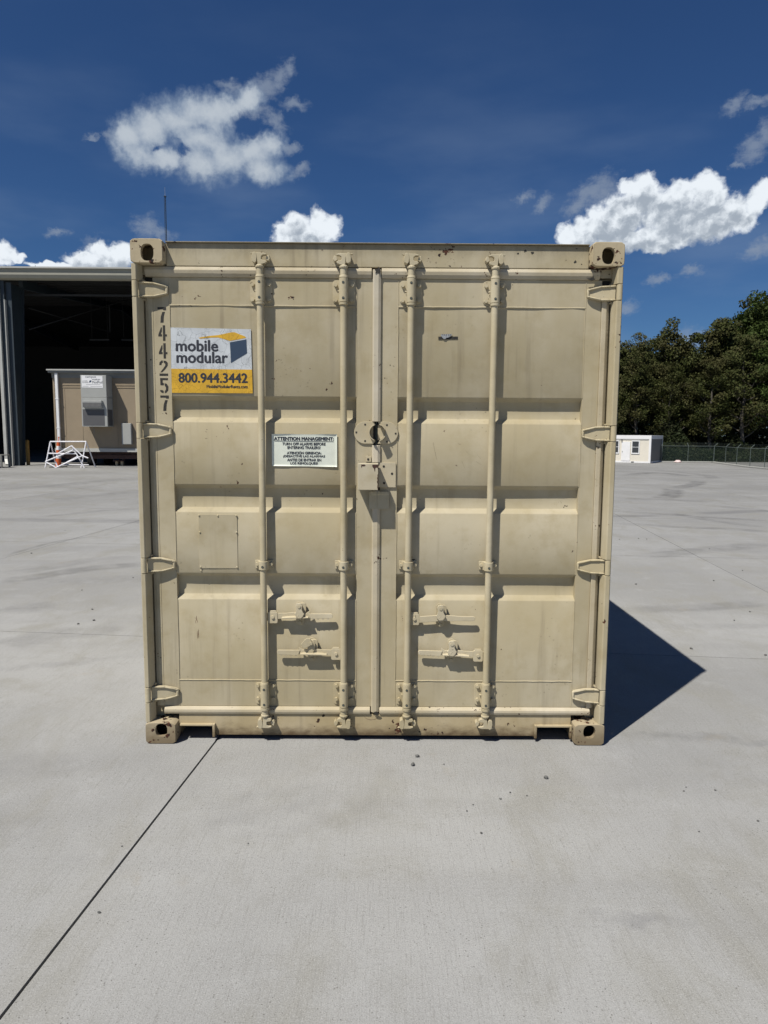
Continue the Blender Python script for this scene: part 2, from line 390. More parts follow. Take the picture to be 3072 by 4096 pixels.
m_glass = plain('window_glass', (0.05, 0.055, 0.06), 0.12, var=0.05)
m_galv = plain('galvanised_steel', (0.11, 0.135, 0.125), 0.5, metal=0.2, var=0.1)
m_rust = plain('rusty_chassis', (0.055, 0.028, 0.022), 0.8, var=0.3)
m_wood = plain('blocking_wood', (0.42, 0.33, 0.20), 0.8, var=0.2, scale=12)
m_stone = plain('crushed_stone', (0.13, 0.13, 0.125), 0.85, var=0.5, scale=70, bump=0.5)
m_soil = plain('forest_soil', (0.05, 0.055, 0.03), 0.95, var=0.4, scale=1.5)
m_tower = plain('tower_steel', (0.03, 0.045, 0.07), 0.6)  # blue cast in the colour stands in for distance haze
m_litter = plain('litter_plastic', (0.62, 0.50, 0.48), 0.5, var=0.3, scale=8)


def leaf_mat(name, c1, c2, c3):
    m, N, b = new_mat(name)
    g = N.node('ShaderNodeNewGeometry')
    rnd = g.outputs['Random Per Island']
    c = N.mix(rnd, c1, c2)
    k = N.ramp(N.noise(g.outputs['Position'], 0.45, 3), 0.4, 0.65)
    c = N.mix(N.math('MULTIPLY', k, 0.7), c, c3)
    N.link(c, b.inputs['Base Color']); b.inputs['Roughness'].default_value = 0.7
    b.inputs['Specular IOR Level'].default_value = 0.12
    tr = N.node('ShaderNodeBsdfTranslucent'); N.link(c, tr.inputs[0])
    mx = N.n.new('ShaderNodeMixShader'); mx.inputs[0].default_value = 0.22
    N.link(b.outputs[0], mx.inputs[1]); N.link(tr.outputs[0], mx.inputs[2])
    o = [n for n in N.n if n.type == 'OUTPUT_MATERIAL'][0]; N.link(mx.outputs[0], o.inputs[0])
    return m


m_leaf = leaf_mat('oak_leaves', (0.032, 0.043, 0.012), (0.075, 0.082, 0.026), (0.074, 0.066, 0.028))
m_leafg = leaf_mat('bright_leaves', (0.038, 0.062, 0.014), (0.070, 0.100, 0.026), (0.060, 0.075, 0.024))
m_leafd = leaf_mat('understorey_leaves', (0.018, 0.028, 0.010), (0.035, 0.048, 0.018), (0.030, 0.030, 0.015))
m_bark = plain('pale_bark', (0.085, 0.075, 0.062), 0.9, var=0.35, scale=3, bump=0.3)

m_mesh, Nm, bm_ = new_mat('green_fence_mesh')
bm_.inputs['Base Color'].default_value = (0.018, 0.034, 0.026, 1); bm_.inputs['Roughness'].default_value = 0.6
tp = Nm.node('ShaderNodeBsdfTransparent'); mx = Nm.n.new('ShaderNodeMixShader'); mx.inputs[0].default_value = 0.42
Nm.link(tp.outputs[0], mx.inputs[1]); Nm.link(bm_.outputs[0], mx.inputs[2])
Nm.link(mx.outputs[0], [n for n in Nm.n if n.type == 'OUTPUT_MATERIAL'][0].inputs[0])


# ------------------------------------------------------------------ mesh helpers
class MB:
    def __init__(self): self.v = []; self.f = []

    def add(self, vs, fs):
        o = len(self.v); self.v += [tuple(p) for p in vs]; self.f += [tuple(i+o for i in f) for f in fs]; return self

    def box(self, x0, x1, y0, y1, z0, z1):
        return self.add([(x0, y0, z0), (x1, y0, z0), (x1, y1, z0), (x0, y1, z0), (x0, y0, z1), (x1, y0, z1), (x1, y1, z1), (x0, y1, z1)],
                        [(0, 3, 2, 1), (4, 5, 6, 7), (0, 1, 5, 4), (1, 2, 6, 5), (2, 3, 7, 6), (3, 0, 4, 7)])

    def prism(self, pts, y0, y1):
        """polygon in x,z extruded along y"""
        n = len(pts)
        vs = [(x, y0, z) for x, z in pts] + [(x, y1, z) for x, z in pts]
        fs = [tuple(range(n)), tuple(range(2*n-1, n-1, -1))] + [(i, i+n, (i+1) % n+n, (i+1) % n) for i in range(n)]
        return self.add(vs, fs)

    def prism_x(self, pts, x0, x1):
        n = len(pts)
        vs = [(x0, y, z) for y, z in pts] + [(x1, y, z) for y, z in pts]
        fs = [tuple(range(n)), tuple(range(2*n-1, n-1, -1))] + [(i, i+n, (i+1) % n+n, (i+1) % n) for i in range(n)]
        return self.add(vs, fs)

    def prism_z(self, pts, z0, z1):
        n = len(pts)
        vs = [(x, y, z0) for x, y in pts] + [(x, y, z1) for x, y in pts]
        fs = [tuple(range(n)), tuple(range(2*n-1, n-1, -1))] + [(i, i+n, (i+1) % n+n, (i+1) % n) for i in range(n)]
        return self.add(vs, fs)

    def tube(self, p0, p1, r0, r1=None, n=12, cap=True):
        r1 = r0 if r1 is None else r1
        p0, p1 = Vector(p0), Vector(p1); d = (p1-p0).normalized()
        a = d.orthogonal().normalized(); b = d.cross(a)
        vs = []
        for p, r in ((p0, r0), (p1, r1)):
            for i in range(n):
                t = 2*math.pi*i/n; vs.append(p + a*(r*math.cos(t)) + b*(r*math.sin(t)))
        fs = [(i, (i+1) % n, (i+1) % n+n, i+n) for i in range(n)]
        if cap: fs += [tuple(range(n-1, -1, -1)), tuple(range(n, 2*n))]
        return self.add(vs, fs)

    def path(self, pts, r, n=6):
        for a, b in zip(pts[:-1], pts[1:]): self.tube(a, b, r, r, n)
        return self

    def mesh(self, name, smooth=False, recalc=True):
        me = bpy.data.meshes.new(name); me.from_pydata(self.v, [], self.f)
        if recalc:
            b = bmesh.new(); b.from_mesh(me); bmesh.ops.recalc_face_normals(b, faces=b.faces); b.to_mesh(me); b.free()
        if smooth:
            me.shade_smooth()
            try: me.set_sharp_from_angle(angle=R(40))
            except Exception: pass
        return me

    def build(self, name, mat, parent=None, bevel=0, seg=2, smooth=False, recalc=True):
        me = self.mesh(name, smooth, recalc); me.materials.append(mat)
        return link(name, me, parent, bevel, seg)


def link(name, me, parent=None, bevel=0, seg=2):
    o = bpy.data.objects.new(name, me); COL.objects.link(o)
    if parent is not None: o.parent = parent; o.matrix_parent_inverse = parent_world(parent).inverted()
    if bevel:
        md = o.modifiers.new('bevel', 'BEVEL'); md.width = bevel; md.segments = seg; md.limit_method = 'ANGLE'; md.angle_limit = R(35)
        md.harden_normals = False
    return o


def parent_world(o):
    M = o.matrix_basis.copy()
    p = o
    while p.parent is not None:
        M = p.parent.matrix_basis @ p.matrix_parent_inverse @ M if False else (p.parent.matrix_basis @ (p.matrix_parent_inverse @ M))
        p = p.parent
    return M


def tag(o, label, cat, group=None):
    o['label'] = label; o['category'] = cat
    if group: o['group'] = group
    return o


def thing(name, label, cat, loc=(0, 0, 0), group=None):
    o = bpy.data.objects.new(name, None); COL.objects.link(o); o.location = loc
    o.empty_display_size = 0.1
    return tag(o, label, cat, group)


def struct(o): o['kind'] = 'structure'; return o


def copy_to(o, loc=None, parent=None):
    c = o.copy(); COL.objects.link(c)
    if parent is not None: c.parent = parent
    if loc is not None: c.location = loc
    return c


def rrect(x0, x1, z0, z1, r, n=4):
    pts = []
    for cx, cz, a0 in ((x1-r, z1-r, 0), (x0+r, z1-r, 90), (x0+r, z0+r, 180), (x1-r, z0+r, 270)):
        for i in range(n+1):
            a = R(a0+90*i/n); pts.append((cx+r*math.cos(a), cz+r*math.sin(a)))
    return pts


def text_mesh(s, x0, x1, z0, z1, y, name, mat, parent, bold=0.0, fit_h=True, width=None):
    """flat lettering in the x,z plane fitted to a rectangle (z0..z1 is the ink height)"""
    cu = bpy.data.curves.new(name, 'FONT'); cu.body = s; cu.size = 1.0; cu.resolution_u = 3
    ob = bpy.data.objects.new(name, cu); COL.objects.link(ob)
    bpy.context.view_layer.update()
    dg = bpy.context.evaluated_depsgraph_get()
    me = bpy.data.meshes.new_from_object(ob.evaluated_get(dg))
    bpy.data.objects.remove(ob); bpy.data.curves.remove(cu)
    n = len(me.vertices); co = np.empty(n*3); me.vertices.foreach_get('co', co); co = co.reshape(-1, 3)
    mn, mxx = co.min(0), co.max(0)
    X = x0 + (co[:, 0]-mn[0])/(mxx[0]-mn[0])*(x1-x0)
    Z = z0 + (co[:, 1]-mn[1])/(mxx[1]-mn[1])*(z1-z0)
    # heavier strokes: the same glyphs laid again with tiny shifts, each a hair behind the last
    b_ = bold*(z1-z0)*1.6
    tris = []
    for p in me.polygons: tris.append(tuple(p.vertices))
    vs, fs = [], []
    for q, (dx, dz) in enumerate(((0, 0), (-b_, 0), (b_, 0), (0, b_*.7), (0, -b_*.7))):
        o_ = len(vs); vs += [(float(X[k])+dx, y+0.00012*q, float(Z[k])+dz) for k in range(n)]; fs += [tuple(v+o_ for v in f) for f in tris]
        if bold == 0: break
    bpy.data.meshes.remove(me); me = bpy.data.meshes.new(name); me.from_pydata(vs, [], fs); me.update()
    me.materials.clear(); me.materials.append(mat); me.name = name
    return link(name, me, parent)


# ------------------------------------------------------------------ ground
def S(t):
    t = min(1.0, max(0.0, t)); return t*t*(3-2*t)


def h(x, y):
    return 0.15*S((y-8)/16)*S((-x-4)/8) - 1.55*S((y-8)/62)*S((x+4)/32)


def ticks(lo, hi, fine_lo, fine_hi, step, far):
    a = list(np.arange(fine_lo, fine_hi+1e-6, step))
    left = []; v = fine_lo
    while v > lo: v -= far; left.append(max(v, lo))
    right = []; v = fine_hi
    while v < hi: v += far; right.append(min(v, hi))
    return left[::-1]+a+right


xs = ticks(-500, 500, -60, 80, 2.5, 60); ys = ticks(-300, 900, -20, 100, 2.5, 60)
mb = MB(); nx = len(xs)
mb.v = [(x, y, h(x, y)-0.022) for y in ys for x in xs]
mb.f = [(j*nx+i, j*nx+i+1, (j+1)*nx+i+1, (j+1)*nx+i) for j in range(len(ys)-1) for i in range(nx-1)]
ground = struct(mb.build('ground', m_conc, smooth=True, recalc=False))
AX = (0.9945, -0.105); AY = (0.105, 0.9945); U0, V0, SU, SV = -0.855, 1.776, 4.55, 4.47


def uv2xy(u, v):
    u += U0
    return (u*AX[0]+v*AY[0], u*AX[1]+v*AY[1])


HOLEG = 0.0065/2
for iv in range(-2, 10):
    for iu in range(-8, 9):
        u0, u1 = iu*SU, (iu+1)*SU; v0, v1 = V0+iv*SV, V0+(iv+1)*SV
        cx, cy = uv2xy((u0+u1)/2, (v0+v1)/2)
        if abs(cx) > 0.56*(cy+3.6)+5.5 or cy < -8.5 or cy > 45: continue
        g_ = HOLEG if (iv < 1) else 0.005
        if iu in (-1, 0) and iv < 0: g_ = 0.0052
        n = 3; top = []; vs = []
        for j in range(n+1):
            for i in range(n+1):
                uu = u0+g_+(u1-u0-2*g_)*i/n; gv_ = 0.0042 if iv < 1 else 0.007; vv = v0+gv_+(v1-v0-2*gv_)*j/n
                x, y = uv2xy(uu, vv); vs.append((x, y, h(x, y)))
        fs = [(j*(n+1)+i, j*(n+1)+i+1, (j+1)*(n+1)+i+1, (j+1)*(n+1)+i) for j in range(n) for i in range(n)]
        ring = [i for i in range(n+1)] + [(j)*(n+1)+n for j in range(1, n+1)] + [n*(n+1)+i for i in range(n-1, -1, -1)] + [j*(n+1) for j in range(n-1, 0, -1)]
        o_ = len(vs); vs += [(vs[k][0], vs[k][1], vs[k][2]-0.06) for k in ring]
        L_ = len(ring)
        fs += [(ring[i], o_+i, o_+(i+1) % L_, ring[(i+1) % L_]) for i in range(L_)]
        sl = MB(); sl.v = vs; sl.f = fs
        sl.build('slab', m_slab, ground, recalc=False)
MARKS = [
    (0.130, 0.50, [(-4.17, 4.1), (-3.92, 4.24), (-3.7, 4.52), (-3.4, 4.85), (-2.93, 5.09)]),
    (0.035, 0.45, [(-4.94, 5.54), (-4.88, 6.2), (-4.81, 6.82), (-4.53, 7.32), (-3.89, 7.94)]),
    (0.120, 0.25, [(-4.37, 4.47), (-4.01, 4.77), (-3.63, 5.44), (-3.06, 5.49)]),
    (0.100, 0.30, [(-6.67, 9.65), (-6.13, 10.31), (-5.65, 11.03), (-5.05, 11.35)]),
    (0.140, 0.35, [(-10.23, 15.5), (-9.42, 16.56), (-8.15, 20.48)]),
    (0.120, 0.30, [(-7.6, 12.65), (-7.31, 14.11), (-6.43, 15.37)]),
    (0.120, 0.25, [(-3.53, 2.89), (-3.28, 2.93), (-3.11, 3.09)]),
    (0.140, 0.28, [(-2.85, 1.69), (-2.77, 1.82), (-2.63, 2.01), (-2.39, 2.1), (-2.16, 2.34)]),
    (0.160, 0.70, [(10.86, 27.5), (13.88, 32.31), (14.16, 30.56), (13.73, 28.04)]),
    (0.140, 0.50, [(17.9, 44.5), (16.39, 34.68), (15.06, 28.81), (13.74, 25.7)]),
    (0.130, 0.70, [(9.13, 18.5), (10.23, 19.84), (11.18, 21.38), (12.09, 23.19)]),
    (0.130, 0.70, [(9.13, 18.5), (8.5, 16.83), (7.78, 15.4), (7.24, 14.7)]),
    (0.120, 0.40, [(5.98, 14.5), (7.25, 14.39), (8.21, 13.75)]),
    (0.120, 0.45, [(4.97, 11.52), (6.04, 10.85), (6.95, 10.22), (7.51, 10.01)]),
    (0.120, 0.45, [(4.31, 9.48), (5.28, 8.97), (6.19, 8.69), (6.61, 8.33)]),
    (0.120, 0.35, [(6.06, 11.4), (6.36, 10.19), (6.68, 9.31), (6.99, 9.05)]),
    (0.100, 0.40, [(7.69, 12.74), (8.33, 12.13), (8.34, 11.53)]),
    (0.160, 0.40, [(3.56, 5.84), (4.37, 6.26), (5.11, 6.63), (5.92, 7.08)]),
    (0.100, 0.35, [(2.4, 2.92), (3.02, 3.02), (3.45, 3.13), (3.86, 3.26)]),
    (0.090, 0.16, [(0.04, -0.5), (-0.07, -0.53), (-0.17, -0.5), (-0.34, -0.55), (-0.5, -0.6), (-0.65, -0.68), (-0.77, -0.73)]),
]

m_tyre, Nt, bt = new_mat('tyre_rubber_film')
bt.inputs['Base Color'].default_value = (0.075, 0.075, 0.08, 1); bt.inputs['Roughness'].default_value = 0.9
at_ = Nt.node('ShaderNodeAttribute', attribute_name='film')
gp_ = Nt.node('ShaderNodeNewGeometry').outputs['Position']
al = Nt.math('MULTIPLY', Nt.math('MULTIPLY', at_.outputs['Fac'], 0.5), Nt.ramp(Nt.noise(gp_, 2.2, 7, 0.7), 0.32, 0.66, 0.1, 1.0))
tpn = Nt.node('ShaderNodeBsdfTransparent'); mxn = Nt.n.new('ShaderNodeMixShader'); Nt.link(al, mxn.inputs[0])
Nt.link(tpn.outputs[0], mxn.inputs[1]); Nt.link(bt.outputs[0], mxn.inputs[2])
Nt.link(mxn.outputs[0], [n for n in Nt.n if n.type == 'OUTPUT_MATERIAL'][0].inputs[0])
for wd_, st_, pts_ in MARKS:
    P2 = [Vector(p) for p in pts_]; fine = []
    for k in range(len(P2)-1):
        a0 = P2[max(0, k-1)]; a1 = P2[k]; a2 = P2[k+1]; a3 = P2[min(len(P2)-1, k+2)]
        for q in range(8):
            t = q/8; fine.append(0.5*((2*a1)+(a2-a0)*t+(2*a0-5*a1+4*a2-a3)*t*t+(3*a1-a0-3*a2+a3)*t**3))
    fine.append(P2[-1]); vs, fs, wt = [], [], []
    nf = len(fine)
    for k, p in enumerate(fine):
        d_ = (fine[min(nf-1, k+1)]-fine[max(0, k-1)]).normalized(); n_ = Vector((-d_.y, d_.x))
        e_ = min(1.0, k/4, (nf-1-k)/4)
        for o_f, w_f in ((-1.6, 0), (-.8, .9), (0, .75), (.8, .9), (1.6, 0)):
            q_ = p+n_*wd_*o_f*(1 if p.y < 12 else 1.7); vs.append((q_.x, q_.y, h(q_.x, q_.y)+0.004)); wt.append(w_f*e_*st_)
    fs = [(5*k+c, 5*k+c+1, 5*k+c+6, 5*k+c+5) for k in range(nf-1) for c in range(4)]
    me = MB().add(vs, fs).mesh('tyre_mark', smooth=True, recalc=False); me.materials.append(m_tyre)
    at2 = me.attributes.new('film', 'FLOAT', 'POINT'); at2.data.foreach_set('value', wt)
    link('tyre_mark', me, ground)
# dark filler in the open joint in front of the container
jm = MB()
for k in range(24):
    v0 = V0-SV*2+k*0.35; v1 = v0+0.35
    if v1 > V0+3: break
    w0 = 0.0058+0.0012*math.sin(k*2.1)
    a, b_, c, d = uv2xy(-w0, v0), uv2xy(w0, v0), uv2xy(w0, v1), uv2xy(-w0, v1)
    jm.add([(a[0], a[1], -0.012), (b_[0], b_[1], -0.012), (c[0], c[1], -0.012), (d[0], d[1], -0.012)], [(0, 1, 2, 3)])
jm.build('joint_sealant', m_joint, ground, recalc=False)

fm = MB(); gx = list(range(8, 121, 8))+[200, 500]; gy = list(range(80, 200, 8))+[300, 600, 900]
fx = [-500, -200, -60, -30]+gx
fm.v = [(x, y, h(x, y)+0.01+0.25*S((y-84)/6)) for y in [79.0]+gy for x in fx]
fm.f = [(j*len(fx)+i, j*len(fx)+i+1, (j+1)*len(fx)+i+1, (j+1)*len(fx)+i) for j in range(len(gy)) for i in range(len(fx)-1)]
struct(fm.build('forest_floor', m_soil, smooth=True, recalc=False))

# ------------------------------------------------------------------ the container
box = thing('shipping_container', 'tan painted steel shipping container standing closed on the concrete, doors facing the camera', 'shipping container')
HW, HT, LEN = 1.219, 2.591, 6.058


def casting(cx_sign, top, front):
    """hollow corner block with an oval hole in its end face"""
    W, D_, Hh = 0.162, 0.178, 0.118
    x0, x1 = (-HW, -HW+W) if cx_sign < 0 else (HW-W, HW)
    z0, z1 = (HT-Hh, HT) if top else (0.0, Hh)
    ya, yb = (0.0, D_) if front else (LEN, LEN-D_)
    sgn = 1 if front else -1
    zc = (2.5245 if top else 0.076); xc = (-1.134 if cx_sign < 0 else 1.137); hw_, hh_ = 0.032, (0.0405 if top else 0.036)
    n = 32
    outer, inner = [], []
    for i in range(n):
        a = 2*math.pi*i/n+math.pi/n; c, s_ = math.cos(a), math.sin(a)
        # superellipse outlines
        ex = 9.0
        k = (abs(c)**ex+abs(s_)**ex)**(-1/ex)
        outer.append(((x0+x1)/2+(W/2)*k*c, (z0+z1)/2+(Hh/2)*k*s_))
        ex = 2.5; k = (abs(c)**ex+abs(s_)**ex)**(-1/ex)
        inner.append((xc+hw_*k*c, zc+hh_*k*s_))
    m_ = MB()
    ch = 0.006
    mx_, mz_ = (x0+x1)/2, (z0+z1)/2
    o0 = [(mx_+(x-mx_)*0.955, ya, mz_+(z-mz_)*0.945) for x, z in outer]
    o1 = [(x, ya+sgn*ch, z) for x, z in outer]; o2 = [(x, yb, z) for x, z in outer]
    i0 = [(x, ya, z) for x, z in inner]; i1 = [(x, ya+sgn*0.028, z) for x, z in inner]
    i2 = [(mx_+(x-mx_)*0.82, ya+sgn*0.028, mz_+(z-mz_)*0.82) for x, z in outer]; i3 = [(x, ya+sgn*0.15, z) for x, _, z in i2]
    rings = [i3, i2, i1, i0, o0, o1, o2]
    vs = [p for r in rings for p in r]; fs = []
    for k in range(len(rings)-1):
        fs += [(k*n+i, k*n+(i+1) % n, (k+1)*n+(i+1) % n, (k+1)*n+i) for i in range(n)]
    fs.append(tuple(range(n))); fs.append(tuple(range((len(rings)-1)*n, len(rings)*n)))
    m_.add(vs, fs)
    o = m_.build('corner_casting', m_cast, box, smooth=True)
    return o


for fr_ in (True, False):
    for sg in (-1, 1):
        for tp_ in (True, False): casting(sg, tp_, fr_)

# corner posts: outer edge strips between the hinges, recessed channel behind
HZ = {-1: [(2.315, 2.391), (1.615, 1.691), (0.919, 0.997), (0.226, 0.304)], 1: [(2.313, 2.389), (1.613, 1.690), (0.921, 0.999), (0.220, 0.300)]}
for sg in (-1, 1):
    m_ = MB()
    zz = sorted([0.118, 2.473] + [z for a, b_ in HZ[sg] for z in (a-0.003, b_+0.003)])
    for k in range(0, len(zz), 2):
        za, zb = zz[k], zz[k+1]
        xa, xb = (-HW+0.001, -1.190) if sg < 0 else (1.187, HW-0.001)
        if k == 0: za -= 0.0
        # chamfered strip
        c_ = 0.005
        pts = ([(xa, 0.012), (xa+c_, 0.004), (xb-c_, 0.004), (xb, 0.010), (-1.1765, 0.050), (-1.1765, 0.062), (xa, 0.062)] if sg < 0 else
               [(1.1765, 0.050), (xa, 0.010), (xa+c_, 0.004), (xb-c_, 0.004), (xb, 0.012), (xb, 0.062), (1.1765, 0.062)])
        m_.prism_z(pts, za, zb)
    m_.build('post_edge', m_frame, box, bevel=0.0015)
    m_ = MB()
    a, b_ = (-HW+0.002, -1.14) if sg < 0 else (1.14, HW-0.002)
    m_.box(a, b_, 0.100, 0.19, 0.118, 2.473)
    a, b_ = (-HW+0.002, -1.196) if sg < 0 else (1.196, HW-0.002)
    m_.box(a, b_, 0.0625, 0.0998, 0.118, 2.473)
    m_.build('corner_post', m_frame, box, bevel=0.002)
    a, b_ = (-HW+0.002, -1.08) if sg < 0 else (1.08, HW-0.002)
    MB().box(a, b_, LEN-0.17, LEN-0.01, 0.118, 2.473).build('corner_post', m_frame, box)

# header with roof lip
m_ = MB(); m_.box(-1.057, 1.057, 0.055, 0.17, 2.472, 2.5835)
m_.build('header', m_header, box, bevel=0.003)
MB().box(-1.057, 1.057, 0.0410, 0.19, 2.5840, 2.5885).build('roof_lip', m_header, box, bevel=0.002)
for a, b_ in ((-HW+0.004, -1.0575), (1.0575, HW-0.004)): MB().box(a, b_, 0.0655, 0.12, 2.430, 2.472).build('header_gusset', m_frame, box)
# sill with two lifting cut-outs
sx0, sx1, zt = -1.055, 1.053, 0.146
pts = [(sx0, zt), (sx0, 0.086), (-0.872, 0.086), (-0.872, 0.026), (0.866, 0.026), (0.866, 0.086), (sx1, 0.086), (sx1, zt)]
MB().prism(pts, 0.058, 0.17).build('sill', m_sill, box, bevel=0.003)
for xa, xb, s1 in ((-1.046, -0.872, 1), (0.866, 1.044, -1)):
    m_ = MB()
    m_.prism([(xa, 0.084), (xb, 0.084), (xb, 0.094), (xa, 0.094)], 0.036, 0.0575)
    if s1 > 0: m_.prism([(xb-0.0005, 0.094), (xb+0.012, 0.094), (xb+0.012, 0.022), (xb-0.0005, 0.022)], 0.036, 0.0575)
    else:
        m_.prism([(xa-0.012, 0.094), (xa+0.0005, 0.094), (xa+0.0005, 0.022), (xa-0.012, 0.022)], 0.036, 0.0575)
        m_.prism([(xb-0.0005, 0.094), (xb+0.010, 0.094), (xb+0.010, 0.022), (xb-0.0005, 0.022)], 0.036, 0.0575)
    m_.build('cutout_flange', m_sill, box, bevel=0.002)
# body: floor, rails, corrugated walls, roof
MB().box(-1.16, 1.16, 0.172, LEN-0.17, 0.112, 0.14).build('underfloor', m_dark, box)
for yc_ in [0.175]+[0.34+0.45*k for k in range(12)]: MB().box(-1.16, 1.16, yc_, yc_+0.05, 0.028, 0.1115).build('crossmember', m_dark, box)  # foremost one added close behind the sill to keep light from the cut-outs
for sg in (-1, 1):
    a, b_ = sorted((sg*1.165, sg*(HW-0.006)))
    MB().box(a, b_, 0.18, LEN-0.18, 0.022, 0.16).build('bottom_rail', m_sill, box)
    a, b_ = sorted((sg*1.155, sg*(HW-0.008)))
    MB().box(a, b_, 0.18, LEN-0.18, 2.50, 2.583).build('top_rail', m_frame, box)
    prof = []; yy = 0.19; st_ = 0
    while yy < LEN-0.25:
        for dy, off in ((0.0, 0.010), (0.072, 0.010), (0.140, 0.046), (0.210, 0.046)):
            prof.append((yy+dy, off))
        yy += 0.278
    prof.append((LEN-0.18, 0.010))
    m_ = MB()
    vs = [(sg*(HW-o), y, z) for y, o in prof for z in (0.16, 2.50)]
    m_.add(vs, [(2*i, 2*i+2, 2*i+3, 2*i+1) for i in range(len(prof)-1)])
    m_.build('side_wall', m_paint, box, recalc=False)
MB().box(-1.155, 1.155, 0.172, LEN-0.17, 2.566, 2.580).build('roof', m_paint, box)
MB().box(-1.08, 1.08, LEN-0.06, LEN-0.02, 0.15, 2.5).box(-1.057, 1.057, LEN-.15, LEN-.01, .03, .149).box(-1.057, 1.057, LEN-.15, LEN-.01, 2.501, 2.58).build('end_wall', m_paint, box)
MB().box(-1.13, 1.13, 0.125, 0.14, 0.15, 2.47).build('inner_lining', m_dark, box)

# doors
YF = 0.065; REC = 0.034
ZP = [(2.282, None), (1.831, 1.809), (1.722, 1.698), (1.378, 1.356), (1.256, 1.233), (0.911, 0.889), (0.793, 0.770), (0.330, None)]


def door(sg):
    d = bpy.data.objects.new('door', None); COL.objects.link(d); d.parent = box
    if sg < 0:
        xo0, xo1, xi0, xi1 = -1.132, -1.049, -0.106, -0.020
        pa, pb = xo1, xi0; fa, fb = xo0, xi1
    else:
        xi0, xi1, xo0, xo1 = 0.0165, 0.105, 1.051, 1.131
        pa, pb = xi1, xo0; fa, fb = xi0, xo1
    m_ = MB()
    m_.box(min(xo0, xo1), max(xo0, xo1), YF, 0.122, 0.186, 2.419)
    m_.box(xi0, xi1, YF, 0.122, 0.186, 2.419)
    m_.box(pa, pb, YF, 0.122, 2.282, 2.419); m_.box(pa, pb, YF, 0.122, 0.186, 0.330)
    m_.build('door_frame', m_paint, d, bevel=0.0015)
    # pressed sheet
    y0, y1 = YF+0.0015, YF+REC
    prof = [(y0, 2.282)]
    for zt_, zb_, zc_, zd_ in ((1.831, 1.811, 1.722, 1.698), (1.378, 1.358, 1.256, 1.233), (0.911, 0.891, 0.793, 0.770)):
        r = 0.0025
        prof += [(y0, zt_+r), (y0+r*.7, zt_-r*.7), (y1-r, zb_+r*.5), (y1, zb_-r), (y1, zc_+r), (y1-r, zc_-r*.5), (y0+r, zd_+r*.9), (y0, zd_-r)]
    prof += [(y0, 0.330)]
    n = len(prof); segs = 14
    vs = []
    for i in range(segs+1):
        x = pa+(pb-pa)*i/segs
        for k, (y, z) in enumerate(prof):
            dent = 0.0028*math.sin(x*9+z*3.1+sg)*math.sin(z*7.3+x*4) if 0 < i < segs else 0
            vs.append((x, y+dent, z))
    fs = [(i*n+k, (i+1)*n+k, (i+1)*n+k+1, i*n+k+1) for i in range(segs) for k in range(n-1)]
    sh = MB().add(vs, fs)
    sh.build('door_panel', m_paint, d, smooth=True, recalc=False)
    # weld beads along the seams
    def bead(p, q, r=0.0026):
        L = (Vector(q)-Vector(p)).length; k = max(4, int(L/0.035)); pts = []
        for i in range(k+1):
            t = i/k; v = Vector(p).lerp(Vector(q), t)
            pts.append(v+Vector((random.uniform(-1, 1)*.0009, 0, random.uniform(-1, 1)*.0009)))
        MB().path(pts, r, 6).build('weld_bead', m_frame, d, recalc=False)
    for x in (pa, pb):
        for za, zb in ((0.19, 0.770), (0.911, 1.233), (1.378, 1.698), (1.831, 2.41)):
            bead((x, YF, za), (x, YF, zb), 0.0022)
    bead((pa, YF+.0005, 2.282), (pb, YF+.0005, 2.282), 0.004)
    bead((pa, YF+.0005, 0.330), (pb, YF+.0005, 0.330), 0.0038)
    # outer vertical seal
    m_ = MB(); xa, xm, xb = (-1.1735, -1.155, -1.1325) if sg < 0 else (1.1735, 1.154, 1.1315)
    z_list = [0.186, 2.419]
    gy_ = 0.064 if sg < 0 else 0.054
    pts = [(xa, 0.078), (xa, 0.070), (xm, gy_), (xb, gy_), (xb, 0.078)]
    m_.prism_z(pts, 0.186, 2.38); m_.build('door_gasket', m_gasket if sg > 0 else m_frame, d, bevel=0.002)  # left seal gets the darker frame paint in place of the post's shade
    m_ = MB(); a, b_ = sorted((xa, xb+(-sg)*0.0)); m_.box(a, b_, 0.0785, 0.099, 0.186, 2.419); m_.build('gasket_retainer', m_dark, d)
    # top and bottom seals
    xa, xb = (-1.165, -0.030) if sg < 0 else (0.020, 1.115)
    m_ = MB(); m_.prism_x([(0.075, 2.4705), (0.054, 2.4690), (0.046, 2.452), (0.049, 2.436), (0.058, 2.4195), (0.075, 2.4195)], xa, xb)
    m_.build('door_gasket', m_gasket, d, bevel=0.002)
    xa, xb = (-1.13, -0.030) if sg < 0 else (0.020, 1.150)
    m_ = MB(); m_.prism_x([(0.075, 0.185), (0.060, 0.185), (0.047, 0.172), (0.046, 0.160), (0.050, 0.1475), (0.075, 0.1475)], xa, xb)
    m_.build('door_gasket', m_gasket, d, bevel=0.002)
    return d


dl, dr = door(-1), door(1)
# centre seal of the right door, in three lengths
for za, zb, mt in ((1.7065, 2.462, m_gasket2), (1.497, 1.586, m_gasket2), (0.160, 1.352, m_gasket)):
    m_ = MB(); m_.prism_z([(-0.0255, 0.0635), (-0.0245, 0.054), (-0.018, 0.0475), (0.004, 0.0465), (0.017, 0.054), (0.019, 0.0635)], za, zb)
    m_.build('door_gasket', mt, dr, bevel=0.0015)
MB().box(-0.021, 0.0175, 0.085, 0.123, 0.186, 2.419).build('gasket_retainer', m_rubber, dr)
m_ = MB(); m_.tube((-0.004, 0.078, 1.59), (-0.004, 0.078, 1.71), 0.004, n=8); m_.build('seal_pin', m_galv, dr)
